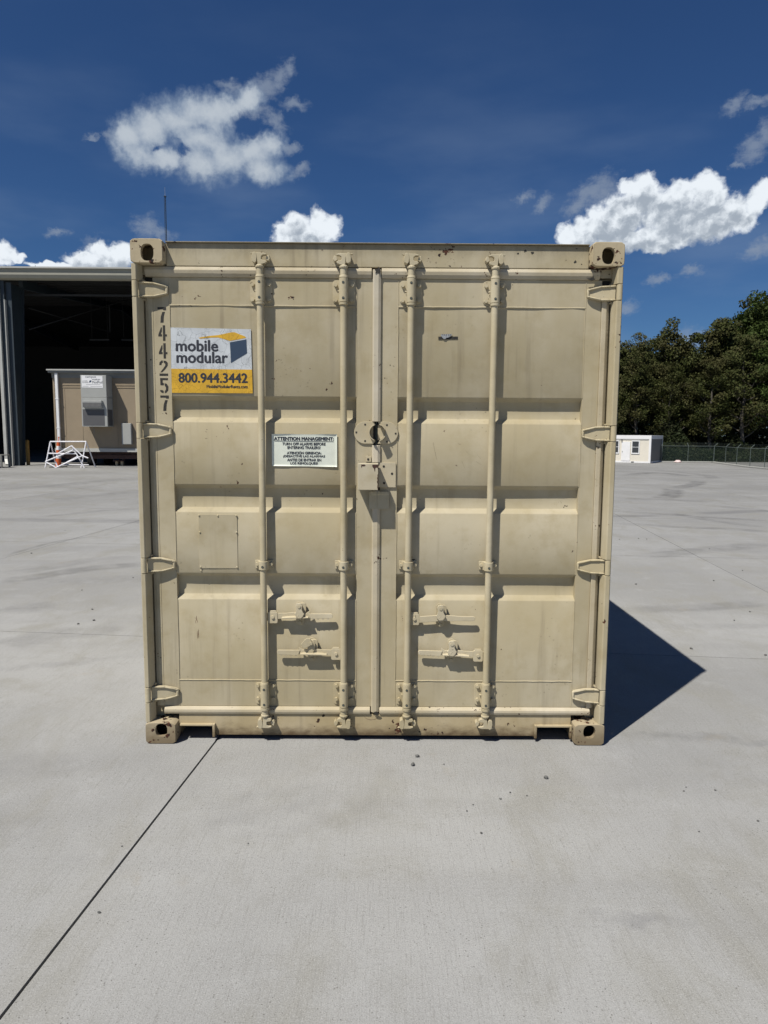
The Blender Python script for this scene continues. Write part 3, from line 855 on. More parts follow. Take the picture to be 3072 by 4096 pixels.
# torn black patches at the ends of the seal
for pts in ([(-0.016, 2.462), (-0.009, 2.455), (-0.012, 2.441), (0.000, 2.447), (0.006, 2.438), (0.014, 2.452), (0.012, 2.462), (0.004, 2.475), (0.000, 2.463)],
            [(-0.012, 0.160), (0.004, 0.166), (0.012, 0.158), (0.022, 0.152), (0.012, 0.146), (-0.004, 0.149)]):
    MB().prism(pts, 0.043, 0.047).build('torn_seal', m_black, dr)
for pts in ([(1.046, 2.4225), (1.074, 2.426), (1.078, 2.440), (1.083, 2.424), (1.090, 2.419), (1.072, 2.4135)],):
    MB().prism(pts, 0.0445, 0.0475).build('torn_seal', m_black, dr)


# hinges: knuckle on the post edge, tapering blade onto the door
def hinge(sg, z0, z1, par):
    h_ = bpy.data.objects.new('hinge', None); COL.objects.link(h_); h_.parent = par
    zc = (z0+z1)/2; hh = (z1-z0)/2
    m_ = MB()
    m_.tube((sg*1.204, 0.0165, z0), (sg*1.204, 0.0165, z1), 0.0150, n=20)
    X = lambda v: sg*v
    # blade base plate, stepping back to the door, as quads across x
    sec = [(1.190, 0.032, 0.044, hh), (1.165, 0.040, 0.050, hh), (1.120, 0.045, 0.055, hh*0.96), (1.066, 0.052, 0.0645, hh*0.62), (1.056, 0.056, 0.0645, hh*0.50)]
    vs = []
    for x, ya, yb, hz in sec: vs += [(X(x), ya, zc-hz), (X(x), ya, zc+hz), (X(x), yb, zc+hz), (X(x), yb, zc-hz)]
    fs = [(0, 1, 2, 3), tuple(len(vs)-4+i for i in (3, 2, 1, 0))]
    for i in range(len(sec)-1):
        for k in range(4): fs.append((i*4+k, i*4+(k+1) % 4, (i+1)*4+(k+1) % 4, (i+1)*4+k))
    m_.add(vs, fs)
    # raised ribs top and bottom and a rounded nose
    for s_ in (-1, 1):
        pts = [(X(x), (ya if i < 3 else ya-0.002)-0.004, zc+s_*(hz-0.005)) for i, (x, ya, yb, hz) in enumerate(sec[0:])]
        m_.path(pts, 0.0048, 8)
    m_.tube((X(1.058), 0.053, zc-hh*0.5), (X(1.058), 0.053, zc+hh*0.5), 0.0075, n=8)
    o = m_.mesh('hinge', smooth=True); o.materials.append(m_hard)
    COL.objects.unlink(h_); bpy.data.objects.remove(h_)
    return link('hinge', o, par, 0.0012, 1)


for sg, dd in ((-1, dl), (1, dr)):
    for z0, z1 in HZ[sg]:
        hinge(sg, z0, z1, dd)
        a, b_ = sorted((sg*1.192, sg*1.176))
        for za, zb in ((z1+0.004, z1+0.012), (z0-0.012, z0-0.004)):
            MB().prism_z([(sg*1.1755, 0.04), (sg*1.168, 0.056), (sg*1.168, 0.098), (sg*1.1755, 0.098)], za, zb).build('hinge_lug', m_frame, box)

# locking rods
mb_bolt = MB()
hexa = [(0.0092*math.cos(R(60*i+10)), 0.0092*math.sin(R(60*i+10))) for i in range(6)]
mb_bolt.prism(hexa, -0.013, 0.0); mb_bolt.tube((0, -0.0005, 0), (0, 0.003, 0), 0.0105, n=12)
bolt_me = mb_bolt.mesh('bolt'); bolt_me.materials.append(m_hard)
mr = MB(); mr.tube((0, -0.0012, 0), (0, 0.0, 0), 0.0062, 0.0062, 14); ringm = mr.mesh('grease_hole'); ringm.materials.append(m_black)
mr2 = MB(); mr2.tube((0, -0.0024, 0), (0, 0.0, 0), 0.0036, 0.0036, 10); ringn = mr2.mesh('grease_nipple'); ringn.materials.append(m_galv)


def put(me, name, loc, par, rotz=0):
    o = link(name, me, par); o.location = loc; o.rotation_euler = (0, 0, rotz); return o


RODS = [(-0.586, -0.588, dl), (-0.1700, -0.1695, dl), (0.1675, 0.1655, dr), (0.5860, 0.5850, dr)]
YR = 0.026
for k, (xt, xb, dd) in enumerate(RODS):
    m_ = MB()
    m_.tube((xb, YR, 0.150), (xt, YR, 2.466), 0.0170, n=24)
    m_.build('lock_rod', m_hard, dd, smooth=True)
    for x, z0, z1, up_ in ((xt, 2.296, 2.412, 1), (xb, 0.199, 0.322, -1)):
        m_ = MB()
        m_.tube((x, YR, z0), (x, YR, z1), 0.0228, n=28)
        c0, c1 = (z0-0.014, z0-0.0025) if up_ > 0 else (z0-0.018, z0-0.0035)
        m_.tube((x, YR, c0), (x, YR, c1), 0.0226, 0.0232, n=28)
        c0, c1 = (z1+0.002, z1+0.014) if up_ > 0 else (z1+0.001, z1+0.012)
        m_.tube((x, YR, c0), (x, YR, c1), 0.0228, 0.0200, n=28)
        pl = rrect(x-0.056, x+0.056, z0+0.001, z1-0.003, 0.016)
        m_.prism(pl, 0.0585, YF-0.0003)
        m_.box(x-0.020, x+0.020, YR, 0.0585, z0+0.004, z1-0.004)
        for dx in (-0.030,): m_.tube((x+dx, 0.050, (z0+z1)/2), (x+dx*0.6, 0.046, (z0+z1)/2), 0.004, n=8)
        m_.build('rod_bracket', m_hard, dd, bevel=0.001, seg=1, smooth=True)
        for dx in (-0.0405, 0.0405):
            for zz_ in (z0+0.014, z1-0.028) if up_ > 0 else (z0+0.033, z1-0.017):
                put(bolt_me, 'bolt', (x+dx, 0.0583, zz_), dd, random.uniform(-.1, .1))
        for zz_ in (z0+0.018, z1-0.023):
            put(ringm, 'grease_hole', (x-0.001, YR-0.0227, zz_), dd); put(ringn, 'grease_nipple', (x-0.001, YR-0.0228, zz_), dd)
    # mid guide clip, hat-shaped strap
    x = (xt+xb)/2; z0, z1 = 0.939, 0.983
    m_ = MB()
    prof = [(-0.047, YF-0.008), (-0.030, YF-0.008)]
    for i in range(0, 13):
        a = R(200-17.5*i) if False else math.pi*(1-i/12.0)
        prof.append((0.0235*math.cos(a), YR-0.0235*math.sin(a)))
    prof += [(0.030, YF-0.008), (0.047, YF-0.008), (0.047, YF-0.0005), (-0.047, YF-0.0005)]
    m_.prism_z([(x+a, b_) for a, b_ in prof], z0, z1)
    m_.build('rod_guide', m_hard, dd, bevel=0.001, seg=1, smooth=True)
    for dx in (-0.036, 0.036): put(bolt_me, 'bolt', (x+dx, YF-0.008, (z0+z1)/2+0.002), dd)
    put(ringm, 'grease_hole', (x-0.001, YR-0.0234, z0+0.017), dd); put(ringn, 'grease_nipple', (x-0.001, YR-0.0236, z0+0.017), dd)
    # cams and keepers
    for x, z0, z1, up_ in ((xt, 2.466, 2.530, 1), (xb, 0.084, 0.150, -1)):
        sdir = 1 if k in (0, 2) else -1
        zz_ = (lambda t: z0+(z1-z0)*t) if up_ > 0 else (lambda t: z1-(z1-z0)*t)
        m_ = MB()
        m_.tube((x, YR, zz_(-0.10)), (x, YR, zz_(0.03)), 0.0215, 0.0225, n=14)
        m_.tube((x, YR, zz_(0.03)), (x, YR, zz_(0.20)), 0.0225, 0.0105, n=14)
        P_ = lambda a, t: (x+sdir*a, zz_(t))
        hook = [P_(-0.008, 0.12), P_(0.010, 0.12), P_(0.030, 0.22), P_(0.036, 0.34), P_(0.028, 0.44), P_(0.014, 0.46), P_(0.009, 0.52), P_(0.010, 0.74), P_(0.020, 0.84), P_(0.034, 0.84), P_(0.036, 0.92), P_(0.020, 1.0), P_(-0.014, 1.0), P_(-0.020, 0.90), P_(-0.012, 0.70), P_(-0.010, 0.4)]
        m_.prism(hook, YR-0.014, YR+0.012)
        m_.build('rod_cam', m_hard, dd, bevel=0.002)
        m_ = MB()
        kp = [P_(-0.014, 0.34), P_(-0.022, 0.22), P_(-0.036, 0.34), P_(-0.038, 0.62), P_(-0.034, 0.98), P_(-0.024, 1.06), P_(-0.015, 0.98), P_(-0.012, 0.66)]
        m_.prism(kp, YR-0.016, 0.0545 if up_ > 0 else 0.0575)
        m_.prism([P_(-0.044, 0.93), P_(-0.034, 0.93), P_(-0.034, 1.0), P_(-0.048, 1.02)], YR-0.004, YR+0.010)
        m_.build('cam_keeper', m_hard, box, bevel=0.002); m_ = MB()
        k2 = [P_(0.030, 0.52), P_(0.044, 0.40), P_(0.052, 0.58), P_(0.046, 0.88), P_(0.034, 0.76)]
        m_.prism(k2, YR-0.004, 0.0545 if up_ > 0 else 0.0575)
        m_.build('cam_keeper', m_hard, box, bevel=0.002)


# handles with hub and retainer
def handle(xh, zh, xtip, ztip, flare, xr, dd, latched=True):
    s1 = 1 if xtip > xh else -1
    m_ = MB()
    m_.prism(rrect(xh-0.0255, xh+0.0255, zh-0.034, zh+0.026, 0.008), 0.034, 0.041)
    m_.prism(rrect(xh-0.0185, xh+0.0185, zh+0.020, zh+0.034, 0.004), 0.036, 0.044)
    m_.box(min(xh, xh-s1*0.030), max(xh, xh-s1*0.030), 0.040, 0.056, zh-0.022, zh+0.018)
    m_.prism(rrect(xh-0.0235, xh+0.0235, zh-0.028, zh+0.022, 0.006), 0.054, 0.060)
    m_.build('handle_hub', m_handle, dd, bevel=0.0012)
    mp = MB(); mp.tube((xh, 0.0275, zh), (xh, 0.0345, zh), 0.0082, 0.0088, 12); mp.build('pivot_pin', m_handle, dd, smooth=True)
    L = abs(xtip-xh)
    def Q(t, dz): return (xh+s1*t, zh+(ztip-zh)*t/L+dz)
    if flare:
        # long twisted bar: top ledge, body and grip
        body = [Q(.026, .019), Q(.070, .019), Q(.105, .022), Q(.150, .021), Q(.176, .017), Q(.196, .03), Q(.196, -.010), Q(.150, -.006), Q(.100, -.006), Q(.060, -.010), Q(.026, -.012)]
        m_ = MB(); m_.prism(body, 0.037, 0.045)
        lip = []
        for t, hw_ in ((.048, .003), (.085, .0075), (.125, .009), (.160, .0075), (.188, .003)):
            lip.append((t, hw_))
        vs = []
        for t, hw_ in lip:
            x, z = Q(t, -0.004)
            vs += [(x, 0.020, z-hw_*.4), (x, 0.020, z+hw_*.4), (x, 0.045, z+hw_+.002), (x, 0.045, z-.004)]
        fs = [(0, 1, 2, 3), tuple(len(vs)-4+i for i in (3, 2, 1, 0))]
        for i in range(len(lip)-1):
            for q in range(4): fs.append((i*4+q, i*4+(q+1) % 4, (i+1)*4+(q+1) % 4, (i+1)*4+q))
        m_.add(vs, fs)
        a, b_ = Q(.192, 0), Q(L, 0)
        m_.prism([Q(.190, .0145), Q(L-.006, .0125), Q(L, .006), Q(L, -.006), Q(L-.006, -.0115), Q(.200, -.0135)], 0.033, 0.043)
        # finger waves on the back of the grip
        for q in range(4):
            xq, zq = Q(.212+.026*q, -.012); m_.tube((xq, 0.034, zq), (xq, 0.043, zq), 0.0065, n=8)
    else:
        m_ = MB()
        m_.prism([Q(.026, .012), Q(.100, .017), Q(.150, .020), Q(.200, .016), Q(.240, .012), Q(L-.008, .011), Q(L, .005), Q(L, -.006), Q(L-.008, -.013), Q(.240, -.013), Q(.200, -.014), Q(.150, -.012), Q(.10, -.016), Q(.026, -.022)], 0.033, 0.042)
    m_.build('handle_bar', m_handle, dd, bevel=0.0018)
    # retainer back plate and tongue
    t = abs(xr-xh); zr = zh+(ztip-zh)*t/L
    m_ = MB(); m_.prism(rrect(xr-0.021, xr+0.023, zr-0.050, zr+0.077, 0.020, 6), 0.058, YF-0.0003)
    m_.prism(rrect(xr-0.009, xr+0.033, zr+0.0, zr+0.070, 0.014, 6), 0.044, 0.058)
    m_.build('retainer_plate', m_hard, dd, bevel=0.001)
    for zz_ in (zr+0.058, zr-0.036): put(bolt_me, 'bolt', (xr, (0.0265 if zz_ > zr else 0.058), zz_), dd)
    m_ = MB()
    if latched:
        ton = [(xr-.018, zr+.062), (xr-.012, zr+.075), (xr+.008, zr+.076), (xr+.016, zr+.064), (xr+.014, zr+.040), (xr+.020, zr+.026), (xr+.026, zr+.018), (xr+.020, zr+.004), (xr+.010, zr-.006), (xr-.006, zr-.007), (xr-.016, zr+.002), (xr-.026, zr+.018), (xr-.018, zr+.026), (xr-.015, zr+.040)]
        m_.prism(ton, 0.017, 0.0255)
        m_.box(xr-.014, xr+.012, 0.0256, 0.058, zr+.050, zr+.066)
        m_.tube((xr-.005, 0.020, zr+0.011), (xr-.005, 0.0162, zr+0.011), 0.005, n=8)
        o = m_.build('handle_retainer', m_handle, dd, bevel=0.0025)
    else:
        c0, s0 = math.cos(R(128)), math.sin(R(128))
        ton = [(-.012, .030), (.010, .030), (.014, .03), (.022, -.004), (.020, -.020), (.006, -.030), (-.004, -.026), (-.014, -.020), (-.022, -.004), (-.014, .03)]
        m_.prism([(xr-.022+(a*c0-b_*s0), zr+.058+(a*s0+b_*c0)) for a, b_ in ton], 0.018, 0.026)
        m_.prism(rrect(xr-.019, xr+.020, zr+.008, zr+.072, .018, 6), 0.028, 0.036)
        m_.box(xr-.012, xr+.012, 0.036, 0.058, zr+.046, zr+.062)
        m_.box(xr-.016, xr+.013, 0.028, 0.054, zr-.001, zr+.010)
        m_.build('handle_retainer', m_hard, dd, bevel=0.0025)
    m_ = MB(); m_.box(xr-.010, xr+.010, 0.032, 0.056, zr-.020, zr-.010); m_.build('retainer_foot', m_hard, dd, bevel=.001)


handle(-0.5430, 0.684, -0.228, 0.690, True, -0.402, dl)
handle(-0.2105, 0.487, -0.522, 0.493, True, -0.341, dl, latched=False)
handle(0.2020, 0.678, 0.522, 0.681, False, 0.339, dr)
handle(0.5420, 0.481, 0.224, 0.495, True, 0.4005, dr)

# puck-lock plates and ring in the middle
for sg, dd in ((-1, dl), (1, dr)):
    pts = []
    x_in = -0.0165 if sg < 0 else 0.004; x_out = -0.118 if sg < 0 else 0.1085
    cx_ = x_out - sg*0.0565
    arc = [(cx_+sg*0.0565*math.cos(a), 1.6495+0.0565*math.sin(a)) for a in [R(-90+180*i/18) for i in range(19)]]
    # inner cut follows the ring
    cut = [(0.0025+sg*(-0.0) + (-1 if sg < 0 else 1)*max(0.010, 0.0405*math.sin(a)) , 1.650+0.0405*math.cos(a)) for a in [R(12+156*i/12) for i in range(13)]]
    poly = arc[::-1] if False else arc
    poly = [(x_in, 1.593)] + arc + [(x_in, 1.706)] + cut
    MB().prism(poly, 0.0565, YF-0.0004).build('lock_plate', m_box, dd, bevel=0.0015)
    for q, w_ in (((-0.061, 1.691), 0), ((-0.106, 1.651), 0), ((-0.061, 1.607), 0)) if sg < 0 else (((0.051, 1.689), 0), ((0.096, 1.646), 0), ((0.052, 1.604), 0)):
        x, z = q; MB().prism([(x-.0042, z-.0045), (x+.0042, z-.0045), (x+.0042, z+.0045), (x-.0042, z+.0045)], 0.0556, 0.0564).build('bolt_socket', m_black, dd)


def arc_wall(a0, a1, y0, y1, r0, r1, dd, cx_=0.0025, cz_=1.650):
    n = 14; m_ = MB(); vs = []
    for i in range(n+1):
        a = R(a0+(a1-a0)*i/n)
        for r in (r0, r1):
            for y in (y0, y1): vs.append((cx_+r*math.cos(a), y, cz_+r*math.sin(a)))
    fs = [(0, 1, 3, 2), tuple(4*n+i for i in (2, 3, 1, 0))]
    for i in range(n):
        for p, q in ((0, 1), (1, 3), (3, 2), (2, 0)): fs.append((4*i+p, 4*i+q, 4*i+4+q, 4*i+4+p))
    m_.add(vs, fs); m_.build('lock_ring', m_box, dd, bevel=0.001, smooth=True)


arc_wall(113, 247, 0.020, 0.0648, 0.0395, 0.0440, dl)
arc_wall(22, 78, 0.020, 0.0648, 0.0395, 0.0440, dr)
arc_wall(-76, -24, 0.020, 0.0648, 0.0395, 0.0440, dr)
MB().prism([(0.004, 1.611), (0.020, 1.615), (0.038, 1.632), (0.0405, 1.650), (0.038, 1.668), (0.020, 1.685), (0.004, 1.689)], 0.0625, YF-.0002).build('lock_recess', m_box, dr)
# hood that covers the padlock, with its strike plate
m_ = MB()
m_.box(-0.0950, 0.0080, -0.036, -0.031, 1.3610, 1.4950)
m_.box(-0.0950, -0.0900, -0.0305, YF-.0005, 1.3610, 1.4950)
m_.box(-0.0895, 0.0080, -0.0305, 0.0450, 1.4900, 1.4950)
m_.build('lock_hood', m_box, dl, bevel=0.0025)
m_ = MB(); m_.box(0.0090, 0.0985, 0.0555, YF-.0006, 1.3690, 1.4960); m_.build('lock_strike', m_box, dr, bevel=0.001)
for x, z in ((0.036, 1.477), (0.079, 1.440), (0.038, 1.391)): put(ringm, 'rivet_hole', (x, 0.0556, z), dr)
for pts in ([(-0.078, 1.490), (-0.062, 1.4905), (-0.055, 1.485), (-0.062, 1.481), (-0.073, 1.482), (-0.0745, 1.474), (-0.0775, 1.476)],
            [(-0.022, 1.490), (0.008, 1.4905), (0.008, 1.462), (0.003, 1.476), (-0.006, 1.474), (-0.009, 1.452), (-0.014, 1.470), (-0.022, 1.480)],
            [(0.0075, 1.442), (0.0035, 1.440), (0.005, 1.430), (0.002, 1.422), (0.0045, 1.411), (0.0012, 1.404), (0.005, 1.392), (0.003, 1.378), (0.0055, 1.364), (0.0080, 1.364)]):
    MB().prism(pts, -0.0365, -0.0361).build('rust_patch', plain('rust_brown', (0.05, 0.022, 0.014), 0.8, var=.4, scale=80), dl)
MB().prism([(-.056, 1.500), (-.030, 1.500), (-.030, 1.528), (-.044, 1.5285), (-.046, 1.536), (-.052, 1.529), (-.059, 1.527), (-.055, 1.521)], 0.058, YF-.0005).build('lock_tab', m_box, dl, bevel=.001)
put(ringm, 'rivet_hole', (-0.0445, 0.0578, 1.5130), dl)
for xa, xb, dd in ((-0.040, 0.003, dl), (0.0035, 0.064, dr)):
    MB().prism(rrect(xa, xb, 1.2560, 1.3480, 0.008), 0.0445, 0.0463).build('back_plate', m_paint, dd, bevel=.001)

# riveted cover plate on the left door
MB().prism(rrect(-0.928, -0.727, 0.937, 1.221, 0.006), YF-0.0028, YF+0.0005).build('cover_plate', m_paint, dl, bevel=0.0008)
mrv = MB(); mrv.tube((0, -0.004, 0), (0, 0, 0), 0.0035, 0.0055, 10); rivet_me = mrv.mesh('rivet'); rivet_me.materials.append(m_hard)
for x, z in ((-.924, 1.216), (-.827, 1.215), (-.731, 1.216), (-.922, 1.128), (-.731, 1.128), (-.921, .944), (-.731, .943), (-.921, .924)):
    put(rivet_me, 'rivet', (x, YF-0.0028 if z > .93 else YF, z), dl)

# stencilled number 7 4 4 2 5 7 on the door edge
G7 = [[(0, 1), (1, 1), (1, .80), (.70, .80), (.60, .86), (0, .86)], [(.55, .70), (.86, .70), (.72, .42), (.66, 0), (.30, 0), (.36, .38)]]
G4 = [[(0, .30), (0, .40), (.34, .86), (.44, .86), (.44, .62), (.30, .42), (.44, .42), (.44, .28), (0, .28)], [(.54, 1), (.82, 1), (.82, .42), (1, .42), (1, .28), (.82, .28), (.82, 0), (.54, 0)]]
G2 = [[(.0, .70), (.04, .88), (.28, 1), (.42, 1), (.42, .86), (.28, .82), (.26, .70)], [(.52, 1), (.80, .97), (1, .84), (.98, .66), (.70, .44), (.34, .24), (.10, .22), (.20, .30), (.48, .50), (.70, .68), (.70, .80), (.52, .86)], [(0, .15), (1, .15), (1, 0), (0, 0)]]
G5 = [[(.04, 1), (.96, 1), (.96, .86), (.34, .86), (.34, .68), (.46, .66), (.46, .52), (.06, .52)], [(.55, .66), (.80, .62), (1, .44), (.96, .18), (.72, .02), (.55, .0), (.55, .14), (.68, .22), (.70, .36), (.55, .52)], [(0, .20), (.28, .20), (.42, .14), (.42, .0), (.18, .03), (0, .13)]]
zs_ = [(2.272, 2.196), (2.183, 2.106), (2.094, 2.018), (2.008, 1.931), (1.920, 1.844), (1.832, 1.754)]
for (zt_, zb_), G in zip(zs_, (G7, G4, G4, G2, G5, G7)):
    m_ = MB()
    x0 = -1.1105+ (2.272-zt_)*0.004; x1 = x0+0.0435
    for poly in G: m_.prism([(x0+a*(x1-x0), zb_+c*(zt_-zb_)) for a, c in poly], YF-0.0006, YF-0.0002)
    m_.build('stencil_digit', m_black, dl)
# dark scuffs on header
for x, z, s_ in ((.736, 2.557, 1), (.772, 2.548, 1.1), (.988, 2.507, 1.0), (.70, 2.545, .7)):
    pts = [(x+s_*.009*random.uniform(.4, 1)*math.cos(R(40*i)), z+s_*.009*random.uniform(.4, 1)*math.sin(R(40*i))) for i in range(9)]
    MB().prism(pts, 0.0542, 0.0548).build('scuff_mark', m_black, box)

# ------------------------------------------------------------------ signs on the doors
sg1 = thing('sign', 'cracked white and yellow mobile modular sign with phone number on the left door', 'sign', (-0.84, 0.064, 1.846))
c4 = [(-1.047, 1.846), (-0.636, 1.846), (-0.641, 2.166), (-1.046, 2.172)]
MB().prism([(-1.048, 1.967), (-0.638, 1.965), (-0.641, 2.166), (-1.046, 2.172)], 0.0622, 0.0647).build('sign_face', m_signw, sg1)
MB().prism([(-1.048, 1.846), (-0.636, 1.846), (-0.638, 1.965), (-1.048, 1.967)], 0.0622, 0.0647).build('sign_band', m_signy, sg1)
K = 0.000454
sx_ = lambda v: -1.046+(v-505)*K
sz_ = lambda v: 2.172-(v-1135)*K
MB().prism([(sx_(a), sz_(b_)) for a, b_ in ((815, 1245), (830, 1255), (940, 1243), (1030, 1240), (1085, 1255), (1160, 1277), (1250, 1262), (1345, 1242), (1330, 1226), (1215, 1182), (1180, 1183), (1030, 1215), (930, 1225), (850, 1238))], 0.0614, 0.0621).build('logo_roof', m_signy, sg1)
MB().prism([(sx_(a), sz_(b_)) for a, b_ in ((1162, 1293), (1346, 1258), (1352, 1412), (1170, 1520))], 0.0614, 0.0621).build('logo_wall', m_navy, sg1)
text_mesh('mobile', sx_(562), sx_(1026), sz_(1393), sz_(1272), 0.0612, 'lettering', m_text, sg1, bold=0.03)
text_mesh('modular', sx_(566), sx_(1132), sz_(1521), sz_(1400), 0.0612, 'lettering', m_text, sg1, bold=0.03)
text_mesh('800.944.3442', sx_(582), sx_(1350), sz_(1738), sz_(1634), 0.0612, 'lettering', m_text, sg1, bold=0.03)
text_mesh('MobileModularRents.com', sx_(893), sx_(1352), sz_(1797), sz_(1763), 0.0612, 'lettering', m_text, sg1, bold=0.03)

sg2 = thing('sign', 'small pale attention management notice in English and Spanish, edges curled, on the left door', 'sign', (-0.37, 0.062, 1.471))
K2 = 0.0004672
tx = lambda v: -0.537+(v-250)*K2
tz = lambda v: 1.641-(v-372)*K2
nxs, nzs = 60, 36; vs = []
for j in range(nzs+1):
    for i in range(nxs+1):
        u, v = i/nxs, j/nzs
        x = -0.541+0.336*u; z = 1.476+0.164*v - 0.003*u*(1-v) + (0.001 if v == 1 else 0)*math.sin(u*9)
        e = min(u, 1-u, (v)*0.6, (1-v)*0.5)
        curl = -0.005*max(0, 1-e/0.030)**2*(0.6+0.4*math.sin(u*7+1))
        vs.append((x, 0.0630+curl, z))
nb = len(vs); vs += [(x, y+0.0010, z) for x, y, z in vs]
fs = [(j*(nxs+1)+i, j*(nxs+1)+i+1, (j+1)*(nxs+1)+i+1, (j+1)*(nxs+1)+i) for j in range(nzs) for i in range(nxs)]
fs += [tuple(nb+k for k in f[::-1]) for f in fs[:]]
edge = [i for i in range(nxs+1)]+[j*(nxs+1)+nxs for j in range(1, nzs+1)]+[nzs*(nxs+1)+i for i in range(nxs-1, -1, -1)]+[j*(nxs+1) for j in range(nzs-1, 0, -1)]
fs += [(edge[i], edge[(i+1) % len(edge)], nb+edge[(i+1) % len(edge)], nb+edge[i]) for i in range(len(edge))]
MB().add(vs, fs).build('sign_face', m_paper, sg2, smooth=True)
yt = 0.0614
for s_, a, b_, c, d, bo in (('ATTENTION MANAGEMENT:', 268, 921, 441, 406, .05), ('TURN OFF ALARMS BEFORE', 358, 832, 496, 467, .03), ('ENTERING TRAILERS!', 413, 775, 536, 507, .03),
                            ('ATENCIÓN GERENCIA:', 408, 785, 594, 560, .03), ('¡DESACTIVE LAS ALARMAS', 365, 826, 633, 604, .03), ('ANTES DE ENTRAR EN', 410, 783, 672, 643, .03), ('LOS REMOLQUES!', 445, 746, 711, 682, .03)):
    text_mesh(s_, tx(a), tx(b_), tz(c), tz(d), yt, 'lettering', m_text, sg2, bold=bo)
MB().prism([(tx(267), tz(447)), (tx(921), tz(450)), (tx(921), tz(454)), (tx(267), tz(451))], yt-.0002, yt+.0004).build('underline', m_text, sg2)

tg = thing('torn_tag', 'black strip with torn silver remnant of a tag, upper middle of the right door', 'tag', (0.357, 0.064, 2.12))
MB().prism([(0.309, 2.122), (0.408, 2.123), (0.408, 2.1375), (0.309, 2.1365)], 0.0648, 0.0662).build('strip', m_black, tg)
MB().prism([(0.322, 2.1475), (0.378, 2.1490), (0.372, 2.139), (0.362, 2.133), (0.349, 2.130), (0.344, 2.124), (0.336, 2.124), (0.329, 2.131), (0.322, 2.139)], 0.0605, 0.0640).build('torn_plate', m_foil, tg)
for i in range(5):
    put(ringm, 'tag_hole', (0.330+0.010*i, 0.0604, 2.1445), tg).scale = (0.35, 0.2, 0.35)

m_scr = plain('rust_scratch_brown', (.15, .085, .05), .8, var=.3, scale=90)
# scratches on the right door's second panel, drawn in thin dark marks
scr = MB()
for (x0, z0, x1, z1) in ((.290, 1.602, .314, 1.487), (.301, 1.553, .314, 1.500), (.419, 1.598, .478, 1.541), (.466, 1.597, .537, 1.520), (.489, 1.597, .541, 1.548), (.440, 1.507, .456, 1.470), (.513, 1.505, .541, 1.488)):
    dx, dz = (z0-z1), (x1-x0); L_ = math.hypot(dx, dz); nx_, nz_ = dx/L_*0.0006, dz/L_*0.0006
    scr.prism([(x0-nx_, z0-nz_), (x0+nx_, z0+nz_), (x1+nx_*.4, z1+nz_*.4), (x1-nx_*.4, z1-nz_*.4)], YF+0.0004, YF+0.0010)
scr.build('scratch_marks', plain('scratch_brown', (.20, .165, .11), .8, var=.3, scale=90), dr)

for i_, (x0, z0, x1, z1, wd_) in enumerate(((-.962, .694, -.955, .660, .0022), (-.951, .678, -.944, .640, .0028), (-.957, .655, -.952, .636, .0016), (-.949, .596, -.947, .556, .0014), (-.943, .604, -.942, .560, .0018))):
    MB().prism([(x0-wd_*.3, z0), (x0+wd_*.4, z0+.002), (x0+wd_*1.0, (z0+z1)/2), (x1+wd_*.3, z1), (x1-wd_*.4, z1+.003), (x0-wd_*.5, (z0+z1)/2)], YF+.0002, YF+.0009).build('rust_scratch', m_scr, dl)
for k_ in range(9):
    a_ = R(200+16*k_); b2_ = R(200+16*(k_+1)); cx_, cz_ = -0.022, 0.140
    MB().prism([(cx_+.040*math.cos(a_), cz_+.026*math.sin(a_)), (cx_+.040*math.cos(b2_), cz_+.026*math.sin(b2_)), (cx_+.0388*math.cos(b2_), cz_+.0250*math.sin(b2_)), (cx_+.0388*math.cos(a_), cz_+.0250*math.sin(a_))], .0572, .0579).build('pencil_mark', m_scr, box)

# ------------------------------------------------------------------ loose stones
BIG = [((1668, 3028), (0.215, -0.14), 0.013, 'small dark stone on the concrete, farther of the pair below the right door'),
       ((0, 0), (0.188, -0.234), 0.015, 'grey angular stone, largest of those on the concrete below the centre seam'),
       ((0, 0), (0.826, -0.362), 0.014, 'dark stone lying alone on the concrete in front of the right door outer half')]
SMALL = [(0.345, -0.222), (0.627, -0.5), (0.699, -0.529), (0.572, -0.559), (0.442, -0.61), (0.408, -0.663), (0.446, -0.836), (1.466, -0.444), (1.439, -0.482), (1.59, -0.472), (1.652, -0.735), (1.36, -0.819), (-1.005, -0.938), (-0.505, -0.916), (-0.942, -1.333),
         (4.44, 4.893), (3.801, 4.277), (2.843, 4.067), (3.487, 2.876), (3.183, 2.56), (2.43, 1.718), (2.923, 1.564), (3.777, 7.403), (4.109, 7.494), (4.221, 7.446), (4.789, 6.526), (-3.076, 3.639), (-2.645, 2.834), (-2.478, 2.451), (-2.566, 2.336), (-4.67, 5.833), (-5.201, 8.056), (-2.763, 4.271)]


def stone_mesh(seed):
    rr = random.Random(seed); b = bmesh.new(); bmesh.ops.create_icosphere(b, subdivisions=1, radius=1)
    for v in b.verts: v.co *= rr.uniform(0.7, 1.15)
    me = bpy.data.meshes.new('stone'); b.to_mesh(me); b.free(); me.materials.append(m_stone); return me


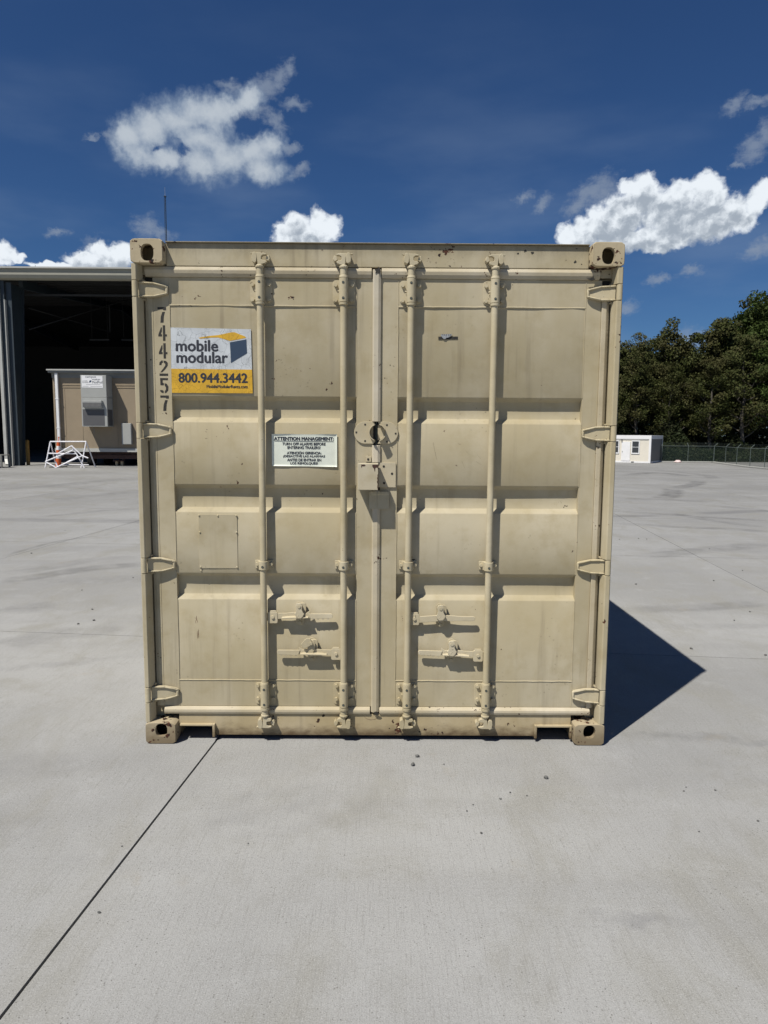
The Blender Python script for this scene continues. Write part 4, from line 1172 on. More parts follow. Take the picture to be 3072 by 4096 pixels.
smesh = [stone_mesh(i) for i in range(4)]
for i, (_, (x, y), s_, lb) in enumerate(BIG):
    o = link('stone', smesh[i]); o.scale = (s_, s_*.8, s_*.62); o.location = (x, y, s_*.5); o.rotation_euler = (0, 0, i*1.3)
    tag(o, lb, 'stone', 'loose stones on the concrete')
NUM = ['leftmost', 'second', 'third', 'fourth', 'fifth', 'sixth', 'seventh', 'eighth', 'ninth', 'tenth', 'eleventh', 'twelfth', 'thirteenth', 'fourteenth', 'fifteenth', 'sixteenth']
zone = lambda q: 0 if q[1] < .5 else (1 if q[0] > 0 else 2)
rank = {}
for zn in (0, 1, 2):
    for r_k, q in enumerate(sorted([q for q in SMALL if zone(q) == zn], key=lambda q: q[0]/(q[1]+3.6))): rank[q] = r_k
for i, (x, y) in enumerate(SMALL):
    o = link('stone', smesh[i % 4]); s_ = random.uniform(.0045, .0075)*(1 if y < 1 else 2.0); o.scale = (s_, s_*.8, s_*.6)
    o.location = (x, y, s_*.45+h(x, y)); o.rotation_euler = (0, 0, i*.9)
    r_k = rank[(x, y)]; wd = 'leftmost' if r_k == 0 else NUM[r_k]+' from the left'
    side = ('tiny grey pebble in front of the container, ', 'tiny dark pebble on the open concrete right of the container, ', 'tiny dark pebble on the open concrete left of the container, ')[zone((x, y))]+wd
    tag(o, side, 'stone', 'loose stones on the concrete')

# ------------------------------------------------------------------ hall on the left
GZ = 0.128
hall = thing('industrial_hall', 'long open-sided steel hall with tan eave and dark interior behind the container on the left', 'building', (-22, 26, GZ))
HX0, HX1, HY0, HY1 = -46.0, 0.0, 26.0, 52.0
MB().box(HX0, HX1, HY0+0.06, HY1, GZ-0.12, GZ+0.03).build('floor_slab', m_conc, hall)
MB().box(HX0-.3, HX1+.3, HY0-0.32, HY0+.15, 8.07, 8.13).build('roof_edge', m_trim, hall)
MB().box(HX0-.2, HX1+.2, HY0-0.22, HY0+.02, 7.87, 8.069).build('fascia', m_fascia, hall)
m_ = MB(); m_.prism_x([(25.72, 7.90), (25.72, 7.82), (25.78, 7.70), (25.90, 7.66), (26.05, 7.66), (26.05, 7.868), (25.79, 7.868), (25.79, 7.85), (25.74, 7.90)], HX0-.2, HX1+.2)
m_.build('gutter', m_fascia, hall)
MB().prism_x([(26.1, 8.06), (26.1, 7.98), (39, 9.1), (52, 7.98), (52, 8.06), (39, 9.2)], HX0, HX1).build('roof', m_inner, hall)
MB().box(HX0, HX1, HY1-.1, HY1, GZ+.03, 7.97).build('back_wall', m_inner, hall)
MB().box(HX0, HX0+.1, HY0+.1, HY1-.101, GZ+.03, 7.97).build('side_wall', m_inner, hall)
MB().box(HX1-.1, HX1, HY0+.1, HY1-.101, GZ+.03, 7.97).build('side_wall', m_fascia, hall)
wp = MB(); wp.box(-7.2, HX1-.101, HY0+.08, HY0+.16, GZ+.03, 7.65)
wp.build('wall_panel', m_fascia, hall)
for cx_ in (-45.4, -37.8, -30.2, -22.75, -15.17, -7.55, -.35):
    # tapered column: web and two flanges
    m_ = MB(); z0, z1 = GZ+.03, 7.6
    m_.prism_x([(26.18, z0), (26.60, z0), (27.25, z1), (26.18, z1)], cx_-.012, cx_+.012)
    m_.box(cx_-.11, cx_+.11, 26.16, 26.178, z0, z1)
    m_.add([(cx_-.11, 26.60, z0), (cx_+.11, 26.60, z0), (cx_+.11, 27.25, z1), (cx_-.11, 27.25, z1), (cx_-.11, 26.62, z0), (cx_+.11, 26.62, z0), (cx_+.11, 27.27, z1), (cx_-.11, 27.27, z1)],
           [(0, 1, 2, 3), (4, 7, 6, 5), (0, 4, 5, 1), (1, 5, 6, 2), (2, 6, 7, 3), (3, 7, 4, 0)])
    m_.build('steel_column', m_steel, hall)
    m_ = MB(); m_.box(cx_-.28, cx_-.13, 26.05, 26.16, z0, 7.65)
    m_.build('jamb', m_steel, hall)
    MB().box(cx_-.125, cx_-.095, 26.0, 26.15, z0-.03, 6.9).build('jamb_edge', m_trim, hall)
    # downpipe with a kicked foot
    m_ = MB(); m_.box(cx_-.40, cx_-.28, 25.93, 26.04, GZ+.32, 7.30)
    m_.add([(cx_-.40, 25.93, GZ+.32), (cx_-.28, 25.93, GZ+.32), (cx_-.28, 26.04, GZ+.32), (cx_-.40, 26.04, GZ+.32), (cx_-.30, 25.78, GZ+.12), (cx_-.18, 25.78, GZ+.12), (cx_-.18, 25.84, GZ+.06), (cx_-.30, 25.84, GZ+.06)],
           [(0, 1, 5, 4), (1, 2, 6, 5), (2, 3, 7, 6), (3, 0, 4, 7), (4, 5, 6, 7)])
    m_.add([(cx_-.40, 25.93, 7.30), (cx_-.28, 25.93, 7.30), (cx_-.28, 26.04, 7.30), (cx_-.40, 26.04, 7.30), (cx_-.50, 25.80, 7.66), (cx_-.38, 25.80, 7.66), (cx_-.38, 25.92, 7.66), (cx_-.50, 25.92, 7.66)],
           [(0, 1, 5, 4), (1, 2, 6, 5), (2, 3, 7, 6), (3, 0, 4, 7)])
    m_.build('downpipe', m_trim, hall)
    m_ = MB(); m_.prism_x([(27.2, 7.55), (39, 8.6), (39, 9.05), (27.2, 7.95)], cx_-.08, cx_+.08); m_.prism_x([(50.8, 7.55), (39, 8.6), (39, 9.05), (50.8, 7.95)], cx_-.08, cx_+.08)
    m_.build('rafter', m_steel, hall)
for k in range(13):
    y = 27.6+k*0.95; z = 7.98+(y-26.1)/12.9*1.08
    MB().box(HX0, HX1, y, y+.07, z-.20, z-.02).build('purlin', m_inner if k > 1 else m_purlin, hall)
MB().box(HX0, HX1, 27.3, 27.36, 7.28, 7.36).build('cable_tray', m_purlin, hall)
for x in (-14.2, -12.6, -10.9, -9.6):
    MB().box(x-.5, x+.5, 33, 33.14, 6.15, 6.22).tube((x-.4, 33.07, 6.22), (x-.4, 33.07, 8.3), .012, n=5).tube((x+.4, 33.07, 6.22), (x+.4, 33.07, 8.3), .012, n=5).build('strip_light', m_purlin, hall)
for a, b_, r in (((-15.0, 27.4, 5.9), (-12.2, 31.5, 7.9), .03), ((-15.0, 27.4, 6.8), (-12.9, 31, 6.3), .02), ((-12.9, 31, 6.3), (-12.9, 31, 7.6), .03), ((-9.2, 31, 6.3), (-9.2, 31, 8.0), .05), ((-12, 34, 6.2), (-9.2, 34, 6.2), .03), ((-14.5, 48, 3.9), (-8, 48, 3.9), .03)): MB().tube(a, b_, r, n=6).build('brace', m_purlin, hall)
rd = thing('lightning_rod', 'thin short rod standing up from the hall roof edge at far left', 'rod', (-14.05, 26.2, 8.12))
MB().tube((-14.05, 26.2, 8.10), (-14.05, 26.2, 8.30), .012, .008, 6).build('rod', m_galv, rd)
gd = thing('post_guard', 'yellow corner guard at the foot of the dark steel column', 'bollard', (-15.0, 26.8, GZ))
MB().tube((-15.05, 26.85, GZ+.03), (-15.05, 26.85, GZ+1.05), .075, n=16).tube((-15.05, 26.85, GZ+1.05), (-15.05, 26.85, GZ+1.10), .075, .04, n=16).build('post', m_yellow, gd, smooth=True)

# grey steps frame at the left edge
stp = thing('metal_steps', 'grey metal step frame at the foot of the downpipe by the left edge', 'steps', (-15.4, 24.8, GZ))
for y in (24.55, 25.15):
    for x in (-14.97, -15.65): MB().box(x-.03, x+.03, y-.03, y+.03, GZ, .63).build('leg', m_trimd, stp)
MB().box(-15.68, -14.94, 24.52, 25.18, .6305, .66).build('tread', m_trimd, stp)
for z in (.28, .45): MB().box(-15.6195, -15.0005, 24.53, 24.59, z, z+.035).build('rail', m_trimd, stp)
MB().box(-15.6, -15.02, 24.2, 24.51, .28, .315).build('tread', m_trimd, stp)
MB().box(-15.1, -15.06, 24.22, 24.26, GZ, .279).box(-15.6, -15.56, 24.22, 24.26, GZ, .279).build('leg', m_trimd, stp)

# ------------------------------------------------------------------ modular trailer in the hall opening
tr = thing('office_trailer', 'beige modular classroom trailer parked in the hall opening on low wheels', 'trailer', (-11.8, 26.3, GZ))
TX0, TX1, TY0, TY1 = -13.60, -9.95, 26.30, 38.0
MB().box(TX0+.02, TX1-.02, TY0, TY1, .90, 3.92).build('wall', m_tanwall, tr)
MB().box(TX0-.14, TX1+.14, TY0-.24, TY1+.1, 4.085, 4.14).build('roof_edge', m_trim, tr)
MB().box(TX0-.10, TX1+.10, TY0-.20, TY1+.1, 4.0, 4.084).build('roof', m_trimd, tr)
MB().box(TX0-.02, TX1+.02, TY0-.045, TY1, 3.905, 3.999).build('frieze', m_trimd, tr)
MB().box(TX0-.02, TX1+.02, TY0-.03, TY1, 3.80, 3.9045).build('frieze', m_trimd, tr)
MB().box(TX0-.01, TX1+.01, TY0-.05, TY1, .755, .899).build('skirt_beam', m_trim, tr)
for x in (TX0+.005, TX1-.075): MB().box(x, x+.07, TY0-.018, TY0-.001, .90, 3.80).build('corner_trim', m_tanwall, tr)
for z in (3.40, 3.50): MB().box(TX0+.08, TX1-.08, TY0-.016, TY0-.001, z, z+.035).build('belt_trim', m_tanwall, tr)
for x in (-13.15, -12.45, -11.0, -10.2):
    MB().box(x, x+.03, TY0-.010, TY0-.001, .90, 3.395).build('batten', m_tanwall, tr)
MB().box(-13.44, -13.335, TY0-.16, TY0-.055, .80, 3.99).box(-13.46, -13.315, TY0-.17, TY0-.045, 2.92, 2.95).box(-13.46, -13.315, TY0-.17, TY0-.045, 1.72, 1.75).build('downpipe', m_white, tr)
MB().box(-13.43, -13.345, TY0-.155, TY0-.06, .42, .799).build('downpipe', m_trimd, tr)
# chassis
for y in (26.5, 28.5, 31): MB().box(TX0+.1, TX1-.1, y, y+.12, .50, .754).build('crossmember', m_rust, tr)
MB().box(TX0+.3, TX1-.1, 26.42, 26.47, .46, .62).build('bumper_beam', m_rust, tr)
for x in (-12.8, -10.9): MB().box(x, x+.1, 26.48, TY1, .44, .753).build('chassis_rail', m_rust, tr)
for x, y in ((-12.35, 26.9), (-12.15, 28.2), (-10.6, 28.0)):
    m_ = MB(); m_.tube((x-.11, y, GZ+.36), (x+.11, y, GZ+.36), .33, n=22); m_.build('wheel', m_rubber, tr, bevel=.03)
    MB().tube((x-.12, y, GZ+.36), (x+.12, y, GZ+.36), .16, n=14).build('wheel_hub', m_rust, tr)
for x in (-11.22, -11.0): MB().box(x, x+.09, 26.55, 26.75, GZ+.03, GZ+.22).build('blocking', m_wood, tr)
MB().box(-11.30, -10.85, 26.5, 26.8, GZ+.221, GZ+.26).build('blocking', m_rust, tr)
MB().tube((-11.05, 26.65, GZ+.261), (-11.05, 26.65, .50), .03, n=8).build('jack_stand', m_rust, tr)
# wall unit
ac = thing('air_conditioner', 'tall grey wall mounted air conditioner on the beige trailer end wall', 'air conditioner', (-11.66, 26.0, 1.8))
AX0, AX1, AYF = -12.18, -11.14, 25.64
MB().box(AX0, AX1, AYF, TY0-.02, 2.98, 3.87).build('cabinet', m_ac, ac, bevel=.008)
MB().box(AX0, AX1, AYF, TY0-.02, 1.80, 2.972).build('cabinet', m_ac, ac, bevel=.008)
MB().box(AX0+.11, AX1-.16, AYF-.16, AYF-.001, 2.57, 2.85).build('hood', m_ac, ac, bevel=.006)
for k in range(16):
    x = AX0+.13+k*(AX1-AX0-.31)/15; MB().box(x-.008, x+.008, AYF-.168, AYF-.161, 2.60, 2.76).build('louvre', m_trimd, ac)
MB().box(AX0+.12, AX1-.17, AYF-.1665, AYF-.1605, 2.595, 2.765).build('louvre_backing', m_acd, ac)
MB().box(AX0+.05, AX1-.11, AYF-.006, AYF-.001, 1.84, 2.50).build('coil_grille', m_acd, ac)
MB().box(AX1+.001, AX1+.005, AYF+.08, TY0-.1, 1.84, 2.50).build('side_grille', m_acd, ac)
MB().tube((-11.9, 26.1, 1.80), (-11.88, 26.1, 1.55), .015, n=6).build('drain_pipe', m_trimd, ac)
asg = thing('sign', 'small white sign with campus maker ModPod lettering on top of the air conditioner', 'sign', (-11.71, AYF, 3.38))
MB().prism([(-12.13, 3.375), (-11.275, 3.36), (-11.275, 3.835), (-12.13, 3.855)], AYF-.006, AYF-.001).build('sign_face', m_white, asg)
ax = lambda v: -12.13+(v-622)*(0.855/396)
az_ = lambda v: 3.855-(v-248)*(0.48/215)
m_gtxt = plain('grey_print', (.16, .17, .18), .6)
for s_, a, b_, c, d in (('campus', 696, 893, 300, 262), ('maker', 822, 978, 333, 300), ('mobile', 638, 735, 356, 336), ('modular', 638, 757, 382, 362), ('ModPod', 822, 1012, 390, 345)):
    text_mesh(s_, ax(a), ax(b_), az_(c), az_(d), AYF-.008, 'lettering', m_gtxt, asg, bold=.02)
MB().prism([(ax(768), az_(342)), (ax(806), az_(330)), (ax(806), az_(362)), (ax(768), az_(380))], AYF-.008, AYF-.0065).build('logo_block', m_navy, asg)
for a, b_, v in ((705, 970, 410), (638, 752, 441), (785, 1000, 443)):
    MB().prism([(ax(a), az_(v+2.5)), (ax(b_), az_(v+2.5)), (ax(b_), az_(v-2.5)), (ax(a), az_(v-2.5))], AYF-.008, AYF-.0065).build('fine_print', m_gtxt, asg)
eb = thing('electrical_box', 'narrow light grey electrical box low on the trailer end wall', 'electrical box', (-10.55, 26.2, 1.07))
MB().box(-10.76, -10.36, TY0-.17, TY0-.012, 1.07, 1.95).build('box_body', m_ac, eb, bevel=.008)
MB().box(-10.745, -10.375, TY0-.180, TY0-.171, 1.09, 1.93).build('box_door', m_ac, eb, bevel=.003)

# ------------------------------------------------------------------ barricade frames and cone
Y0 = 25.0
f1 = thing('barricade', 'upright white pipe barricade frame beside the orange cone', 'barricade', (-12.6, 25.0, GZ), 'white pipe barricade frames')
rp = .026
def pipe(par, a, b_, y0=Y0, y1=Y0, r=rp):
    MB().tube((a[0], y0, a[1]), (b_[0], y1, b_[1]), r, n=8).build('pipe', m_pvc, par, smooth=True)


def leg(par, a, b_, y0, y1):
    MB().tube((a[0], y0, a[1]), (b_[0], y1, b_[1]), rp, n=8).build('leg', m_pvc, par, smooth=True)


pipe(f1, (-13.21, 1.19), (-11.78, 1.20)); leg(f1, (-13.21, 1.19), (-13.38, .155), Y0, Y0-.18); leg(f1, (-11.78, 1.20), (-11.95, .155), Y0, Y0-.18)
pipe(f1, (-13.27, .72), (-12.17, .715), Y0-.08, Y0-.08)
leg(f1, (-13.21, 1.18), (-13.30, .155), Y0, Y0+.62); leg(f1, (-11.78, 1.19), (-11.70, .155), Y0, Y0+.62)
pipe(f1, (-13.27, .24), (-11.95, .24), Y0+.58, Y0+.58, .02)
f2 = thing('barricade', 'collapsed white pipe barricade frame leaning tilted in front of the upright one', 'barricade', (-12.5, 24.8, GZ), 'white pipe barricade frames')
for a, b_ in (((-13.30, .41), (-12.19, .86)), ((-13.32, .40), (-12.90, .16)), ((-12.92, .16), (-11.84, .64)), ((-12.26, 1.04), (-11.84, .64)), ((-11.84, .64), (-11.61, .55))):
    pipe(f2, a, b_, Y0-.28, Y0-.28)
for a, b_ in (((-12.81, .74), (-12.26, 1.04)), ((-12.26, 1.04), (-12.19, .86)), ((-12.19, .86), (-12.12, .72)), ((-12.84, .19), (-12.05, .61)), ((-12.12, .75), (-11.81, .16)), ((-12.95, .40), (-12.87, .18))):
    pipe(f2, a, b_, Y0-.2, Y0-.2)
cn = thing('traffic_cone', 'slim orange channelizer cone with two white bands among the barricade frames', 'traffic cone', (-13.08, 25.35, GZ))
zc = [(GZ+.05, .115, m_orange), (.51, .098, m_orange), (.68, .088, m_white), (.85, .080, m_orange), (1.01, .072, m_white), (1.22, .058, m_orange)]
for i in range(len(zc)-1):
    z0, r0, _ = zc[i]; z1, r1, mt = zc[i+1]
    MB().tube((-13.09+.01*i, 25.35, z0), (-13.08+.01*i, 25.35, z1), r0, r1, 18).build('cone_band' if mt is m_white else 'cone_body', mt, cn, smooth=True)
MB().tube((-13.03, 25.35, 1.221), (-13.02, 25.35, 1.34), .02, n=8).box(-13.05, -13.0, 25.33, 25.37, 1.341, 1.38).build('handle', m_orange, cn)
MB().prism_z([(-13.35, 25.1), (-12.83, 25.1), (-12.83, 25.6), (-13.35, 25.6)], GZ-.005, GZ+.048).build('base', m_rubber, cn, bevel=.01)

# ------------------------------------------------------------------ radio tower
tw = thing('radio_tower', 'slender lattice radio mast rising behind the top left corner of the container', 'tower', (-118.2, 400, 0))
cx_, cy_ = -118.2, 400.0; rr = .48
cor = [(cx_+rr*math.cos(R(90+120*i)), cy_+rr*math.sin(R(90+120*i))) for i in range(3)]
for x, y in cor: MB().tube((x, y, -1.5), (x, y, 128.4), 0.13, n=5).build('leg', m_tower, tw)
m_ = MB(); z = 0.0
while z < 127.5:
    for i in range(3):
        a, b_ = cor[i], cor[(i+1) % 3]
        m_.tube((a[0], a[1], z), (b_[0], b_[1], z+.9), .035, n=4, cap=False); m_.tube((b_[0], b_[1], z+.9), (a[0], a[1], z+1.8), .035, n=4, cap=False)
    z += 1.8
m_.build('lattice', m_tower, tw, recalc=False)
MB().tube((cx_, cy_, 128.4), (cx_, cy_, 133.2), .10, .05, 6).build('antenna', m_trim, tw)
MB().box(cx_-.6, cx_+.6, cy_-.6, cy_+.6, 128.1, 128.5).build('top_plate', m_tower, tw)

# ------------------------------------------------------------------ white cabin on the right
CX, CY = 29.48, 74.0; phi = R(33)
fd = Vector((-math.cos(phi), math.sin(phi), 0)); sd = Vector((math.sin(phi), math.cos(phi), 0))
cab = thing('site_cabin', 'white framed cream portable cabin with flat roof at the far right edge of the yard', 'cabin', (CX, CY, -1.52))
gz = -1.55


def cbox(t0, t1, d0, d1, z0, z1):
    """box along the front (t), into the depth (d)"""
    o = Vector((CX, CY, gz))
    P4 = [o+fd*t0+sd*d0, o+fd*t1+sd*d0, o+fd*t1+sd*d1, o+fd*t0+sd*d1]
    return MB().add([(p.x, p.y, gz+z0) for p in P4]+[(p.x, p.y, gz+z1) for p in P4], [(0, 3, 2, 1), (4, 5, 6, 7), (0, 1, 5, 4), (1, 2, 6, 5), (2, 3, 7, 6), (3, 0, 4, 7)])


LW, LD, LH = 6.06, 6.0, 3.02
cbox(.08, LW-.08, .06, LD-.06, .10, 2.80).build('wall', m_cream, cab)
cbox(.020, .079, .24, LD-.24, .19, 2.61).build('side_shade_panel', plain('side_shade_grey', (.19, .185, .175), .6, var=.05), cab)  # cream side turned from the sun, its shade painted in as grey
cbox(0, LW, -.0, LD, 2.62, LH).build('roof_frame', m_white, cab)
cbox(.02, LW-.02, .02, LD-.02, 0.0, .18).build('base_frame', m_white, cab)
for t in (0, LW-.22):
    for d in (0, LD-.22): cbox(t, t+.22, d, d+.22, .0, 2.619).build('corner_post', m_white, cab)
cbox(.30, LW-.3, .03, .0595, 2.50, 2.60).build('gutter_shadow_trim', m_trim, cab)


def window(t0, t1, z0, z1):
    fr_ = cbox(t0-.10, t1+.10, -.01, .055, z0-.14, z1+.10).build('window', m_white, cab)
    cbox(t0, t1, -.022, -.011, z0, (z0+z1)/2-.03).build('pane', m_glass, fr_)
    cbox(t0, t1, -.022, -.011, (z0+z1)/2+.03, z1).build('pane', m_glass, fr_)


window(1.30, 1.98, 1.12, 2.36); window(3.50, 4.18, 1.12, 2.36); window(4.8, 5.48, 1.12, 2.36)
dd_ = cbox(2.20, 3.14, -.01, .055, .20, 2.32).build('door', m_white, cab)
cbox(3.02, 3.06, -.06, -.011, 1.15, 1.30).build('handle', m_galv, dd_)
cbox(3.08, 3.20, -.14, .029, 2.40, 2.58).build('wall_lamp', m_trimd, cab)
cbox(1.75, 2.05, -.004, .019, .05, .14).build('forklift_pocket', m_black, cab)

# ------------------------------------------------------------------ chain link fence
fc = thing('chain_link_fence', 'green mesh chain link fence with barbed wire arms between yard and wood', 'fence', (38.3, 78, -1.6))
FH = 1.85
posts = []
Cn = Vector((38.3, 78.0)); dB = Vector((-2.5, -15.0)).normalized()
left = [(Cn.x-3.0*i, 78.0, Vector((0, 1))) for i in range(1, 12)]
right = [((Cn+dB*s_)[0], (Cn+dB*s_)[1], Vector((1, -.16)).normalized()) for s_ in (0, 4.25, 8.0, 12.0, 15.9, 19.8, 23.7, 27.6)]
for x, y, od in right+left:
    g0 = h(x, y)-.02
    m_ = MB(); m_.tube((x, y, g0-.05), (x, y, g0+FH+.04), .032 if (x, y) != (Cn.x, Cn.y) else .05, n=8)
    m_.tube((x, y, g0+FH+.02), (x+od.x*.33, y+od.y*.33, g0+FH+.36), .028, n=6)
    m_.build('post', m_galv, fc)
for seq in (right, [right[0]]+left):
    for (a, b_) in zip(seq[:-1], seq[1:]):
        za, zb = h(a[0], a[1])-.02, h(b_[0], b_[1])-.02
        MB().tube((a[0], a[1], za+FH), (b_[0], b_[1], zb+FH), .03, n=6).build('top_rail', m_galv, fc)
        MB().add([(a[0], a[1]+.05, za+.03), (b_[0], b_[1]+.05, zb+.03), (b_[0], b_[1]+.05, zb+FH-.02), (a[0], a[1]+.05, za+FH-.02)], [(0, 1, 2, 3)]).build('mesh_panel', m_mesh, fc, recalc=False)
        for k in (1, 2, 3):
            t = k/3
            pa_ = (a[0]+a[2].x*.33*t, a[1]+a[2].y*.33*t, za+FH+.02+.34*t); pb_ = (b_[0]+b_[2].x*.33*t, b_[1]+b_[2].y*.33*t, zb+FH+.02+.34*t)
            MB().tube(pa_, pb_, .006, n=4).build('barbed_wire', m_galv, fc, recalc=False)
kb = MB()
for seq in (right, [right[0]]+left):
    for (a, b_) in zip(seq[:-1], seq[1:]):
        A_ = Vector((a[0], a[1])); B_ = Vector((b_[0], b_[1])); d_ = (B_-A_).normalized(); n_ = Vector((-d_.y, d_.x))
        if n_.y > 0 or (abs(n_.y) < .3 and n_.x > 0): n_ = -n_
        q = [A_+n_*.05, B_+n_*.05, B_+n_*.45, A_+n_*.45]
        kb.add([(p.x, p.y, h(p.x, p.y)+.01) for p in q]+[(p.x, p.y, h(p.x, p.y)+.10) for p in q], [(4, 5, 6, 7), (0, 1, 5, 4), (1, 2, 6, 5), (2, 3, 7, 6), (3, 0, 4, 7)])
struct(kb.build('kerb', m_trim, recalc=True))
lt = MB(); random.seed(5)
b = bmesh.new(); bmesh.ops.create_icosphere(b, subdivisions=2, radius=1)
for v in b.verts: v.co = Vector((v.co.x*.42*random.uniform(.7, 1.2), v.co.y*.3, max(-.05, v.co.z*.22*random.uniform(.5, 1.3))))
me = bpy.data.meshes.new('litter_bag'); b.to_mesh(me); b.free(); me.materials.append(m_litter)
o = link('litter_bag', me); o.location = (33.6, 76.6, h(33.6, 76.6)+.05); tag(o, 'crumpled pale pink and white litter bag by the fence foot', 'litter')


# ------------------------------------------------------------------ trees
def quads_mesh(name, cen, nrm, size, mat):
    n = len(cen)
    a = np.cross(nrm, rng.normal(size=(n, 3))); a /= np.linalg.norm(a, axis=1, keepdims=True)+1e-9
    b_ = np.cross(nrm, a); b_ /= np.linalg.norm(b_, axis=1, keepdims=True)+1e-9
    s_ = size[:, None]; asp = rng.uniform(.5, .9, n)[:, None]
    V = np.stack([cen-a*s_*.5, cen+b_*s_*asp*.42, cen+a*s_*.55, cen-b_*s_*asp*.42], 1).reshape(-1, 3)
    me = bpy.data.meshes.new(name); me.vertices.add(4*n); me.loops.add(4*n); me.polygons.add(n)
    me.vertices.foreach_set('co', V.ravel()); me.loops.foreach_set('vertex_index', np.arange(4*n))
    me.polygons.foreach_set('loop_start', np.arange(0, 4*n, 4)); me.polygons.foreach_set('loop_total', np.full(n, 4))
    me.update(calc_edges=True); me.materials.append(mat); return me


def make_tree(seed, H, spread, low, mat, dens=1.0):
    rr = random.Random(seed); m_ = MB(); tips = []
    pts = [Vector((0, 0, -.3))]; n = 7; base_r = H*.016
    lean = Vector((rr.uniform(-.05, .05), rr.uniform(-.05, .05), 0))
    for i in range(1, n+1):
        t = i/n; pts.append(Vector((lean.x*H*t+rr.uniform(-.2, .2), lean.y*H*t+rr.uniform(-.2, .2), H*.82*t)))
    for i in range(n): m_.tube(pts[i], pts[i+1], base_r*(1-.8*i/n)+.02, base_r*(1-.8*(i+1)/n)+.02, 8, cap=False)
    nb_ = 19
    for k in range(nb_):
        t = low+(1-low)*(k+rr.random()*.6)/nb_; i = min(n-1, int(t*n)); p = pts[i].lerp(pts[i+1], t*n-i)
        a = k*2.4+rr.uniform(-.4, .4); L_ = spread*(1.05-.62*max(0, (t-low)/(1-low))**1.6)*rr.uniform(.65, 1.1)
        q = p; d = Vector((math.cos(a), math.sin(a), rr.uniform(.25, .8))).normalized(); r0 = base_r*.34*(1.1-t)+.03
        for s_ in range(4):
            q2 = q+d*L_/4; m_.tube(q, q2, r0*(1-.22*s_), r0*(1-.22*(s_+1)), 5, cap=False)
            d = (d+Vector((rr.uniform(-.35, .35), rr.uniform(-.35, .35), rr.uniform(-.1, .35)))).normalized()
            if s_ >= 1:
                e = q2+Vector((rr.uniform(-1, 1), rr.uniform(-1, 1), rr.uniform(-.1, .9)))*L_*.28
                m_.tube(q2, e, r0*.35, .012, 4, cap=False); tips.append(e)
            q = q2
        tips.append(q)
    for k in range(5): tips.append(pts[-1]+Vector((rr.uniform(-.9, .9), rr.uniform(-.9, .9), rr.uniform(-.2, H*.15))))
    cs, ns, sz = [], [], []
    for t in tips:
        if rr.random() < .06: continue
        n_ = int(rr.uniform(85, 170)*dens); r = rr.uniform(.7, 1.35)
        u = rng.normal(size=(n_, 3)); u /= np.linalg.norm(u, axis=1, keepdims=True)
        rad = r*rng.uniform(.25, 1.0, n_)[:, None]**.6
        c = np.array(t)+u*rad*np.array([1.15, 1.15, .75])
        cs.append(c); ns.append(u*.5+rng.normal(size=(n_, 3))*.55+np.array([-.15, -.25, .45])); sz.append(rng.uniform(.20, .42, n_))
    c, nr, s_ = np.concatenate(cs), np.concatenate(ns), np.concatenate(sz)
    nr /= np.linalg.norm(nr, axis=1, keepdims=True)
    tm = m_.mesh('trunk', smooth=True, recalc=False); tm.materials.append(m_bark)
    return tm, quads_mesh('crown', c, nr, s_, mat), H


VAR = [make_tree(11, 17, 4.0, .26, m_leaf), make_tree(12, 17, 3.6, .34, m_leaf, .85), make_tree(13, 18, 4.4, .20, m_leaf), make_tree(14, 17, 3.9, .28, m_leafg), make_tree(15, 15, 3.4, .16, m_leaf, 1.1)]
prof_x = [20, 28, 30.4, 33.5, 36.8, 39.2, 41.0, 44.2, 48.6, 60, 80]
prof_h = [15.0, 15.2, 15.4, 15.6, 16.2, 13.6, 15.8, 19.2, 21.6, 22.5, 22]
TREES = []
for row, (Yr, step, off, fac) in enumerate(((83.5, 4.3, 0, .80), (88.5, 3.9, 1.6, 1.0), (94.5, 4.6, .6, .97))):
    x = 27.0+off
    while x < 58:
        TREES.append((row, x+random.uniform(-.8, .8), Yr+random.uniform(-1.3, 1.3), fac)); x += step
ORD = ['first', 'second', 'third', 'fourth', 'fifth', 'sixth', 'seventh', 'eighth', 'ninth', 'tenth']
cnt = [0, 0, 0]
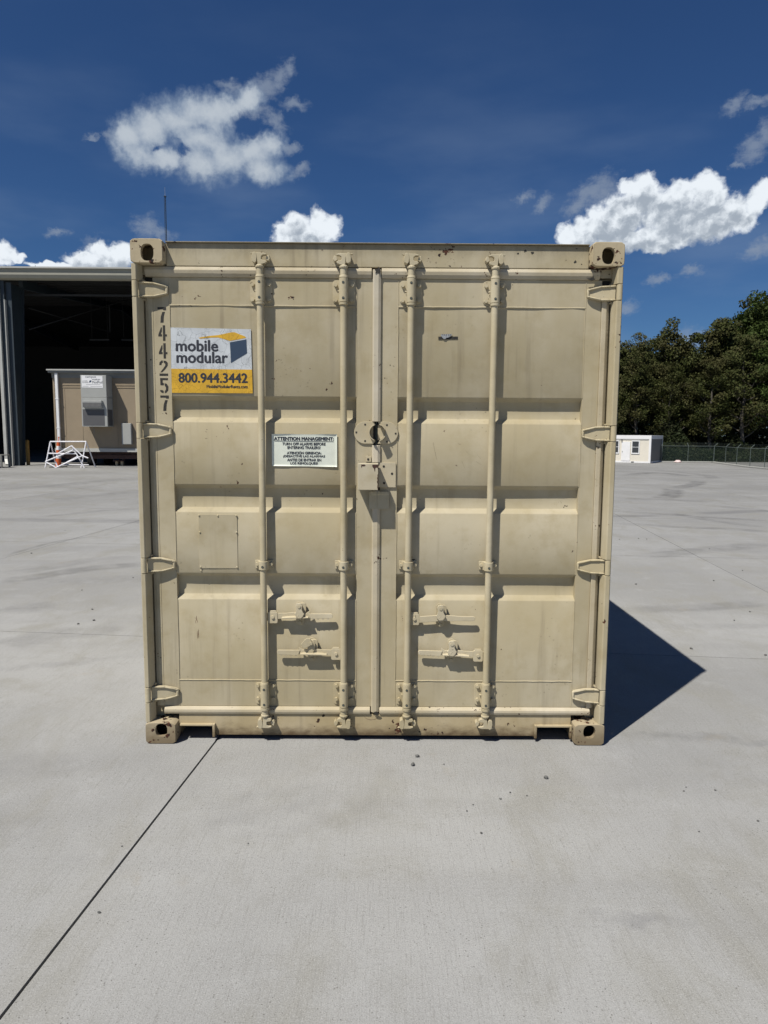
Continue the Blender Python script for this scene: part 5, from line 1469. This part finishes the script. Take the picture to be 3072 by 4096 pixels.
for row, x, y, fac in TREES:
    xe = x*91.6/(y+3.6)
    top = np.interp(xe, prof_x, prof_h)*(y+3.6)/91.6
    Ht = (top+1.6)*fac*random.uniform(.93, 1.05)
    tm, cm, H0 = VAR[(3 if (x > 47 and row != 2) else random.choice([0, 1, 2, 4]))]
    i = cnt[row]; cnt[row] += 1
    if row == 0: lb = 'leafy tree in the front row of the wood, %s from the white cabin' % ORD[min(i, 9)]
    elif row == 1: lb = 'tall leafy tree in the middle row of the wood, %s counted from the container' % ORD[min(i, 9)]
    else: lb = 'dark leafy tree deep in the wood, %s from the left in the back row' % ORD[min(i, 9)]
    t = thing('tree', lb, 'tree', (x, y, h(x, y)), 'trees of the wood behind the fence')
    sc = Ht/(H0*1.02)
    t.scale = (sc*random.uniform(.9, 1.1), sc*random.uniform(.9, 1.1), sc); t.rotation_euler = (0, 0, random.uniform(0, 6.28))
    for nm, mm in (('trunk', tm), ('crown', cm)):
        c = bpy.data.objects.new(nm, mm); COL.objects.link(c); c.parent = t


def mass(name, n, x0, x1, y0, y1, zf, size, mat, label):
    X = rng.uniform(x0, x1, n); Y = rng.uniform(y0, y1, n); Zm = zf(X, Y); Z = rng.uniform(0, 1, n)**.8*Zm
    g0 = np.array([h(a, b_) for a, b_ in zip(X, Y)])
    nr = rng.normal(size=(n, 3))+np.array([-.1, -.4, .3]); nr /= np.linalg.norm(nr, axis=1, keepdims=True)
    me = quads_mesh(name, np.stack([X, Y, Z+g0], 1), nr, rng.uniform(size*.6, size*1.3, n), mat)
    o = link(name, me); o['kind'] = 'stuff'; o['label'] = label; o['category'] = 'vegetation'; return o


bumps = lambda X, Y: 3.6+2.0*np.sin(X*.9+1)*np.sin(Y*.7)+1.2*np.sin(X*.37+2)
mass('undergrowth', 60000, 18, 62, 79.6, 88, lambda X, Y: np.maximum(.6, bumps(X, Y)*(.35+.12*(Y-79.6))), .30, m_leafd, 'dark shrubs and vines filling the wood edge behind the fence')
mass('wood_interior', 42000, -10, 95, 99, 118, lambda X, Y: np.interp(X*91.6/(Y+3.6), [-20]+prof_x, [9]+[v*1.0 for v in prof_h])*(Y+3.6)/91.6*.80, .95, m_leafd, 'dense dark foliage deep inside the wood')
mass('wood_edge', 26000, -10, 26, 84, 99, lambda X, Y: 13+2*np.sin(X*.8)+1.5*np.sin(X*.3+Y), .6, m_leaf, 'leafy wood continuing behind the container')
mass('wood_edge', 16000, 58, 95, 82, 99, lambda X, Y: 17+2*np.sin(X*.8)+1.5*np.sin(X*.3+Y), .6, m_leaf, 'leafy wood continuing beyond the right edge')
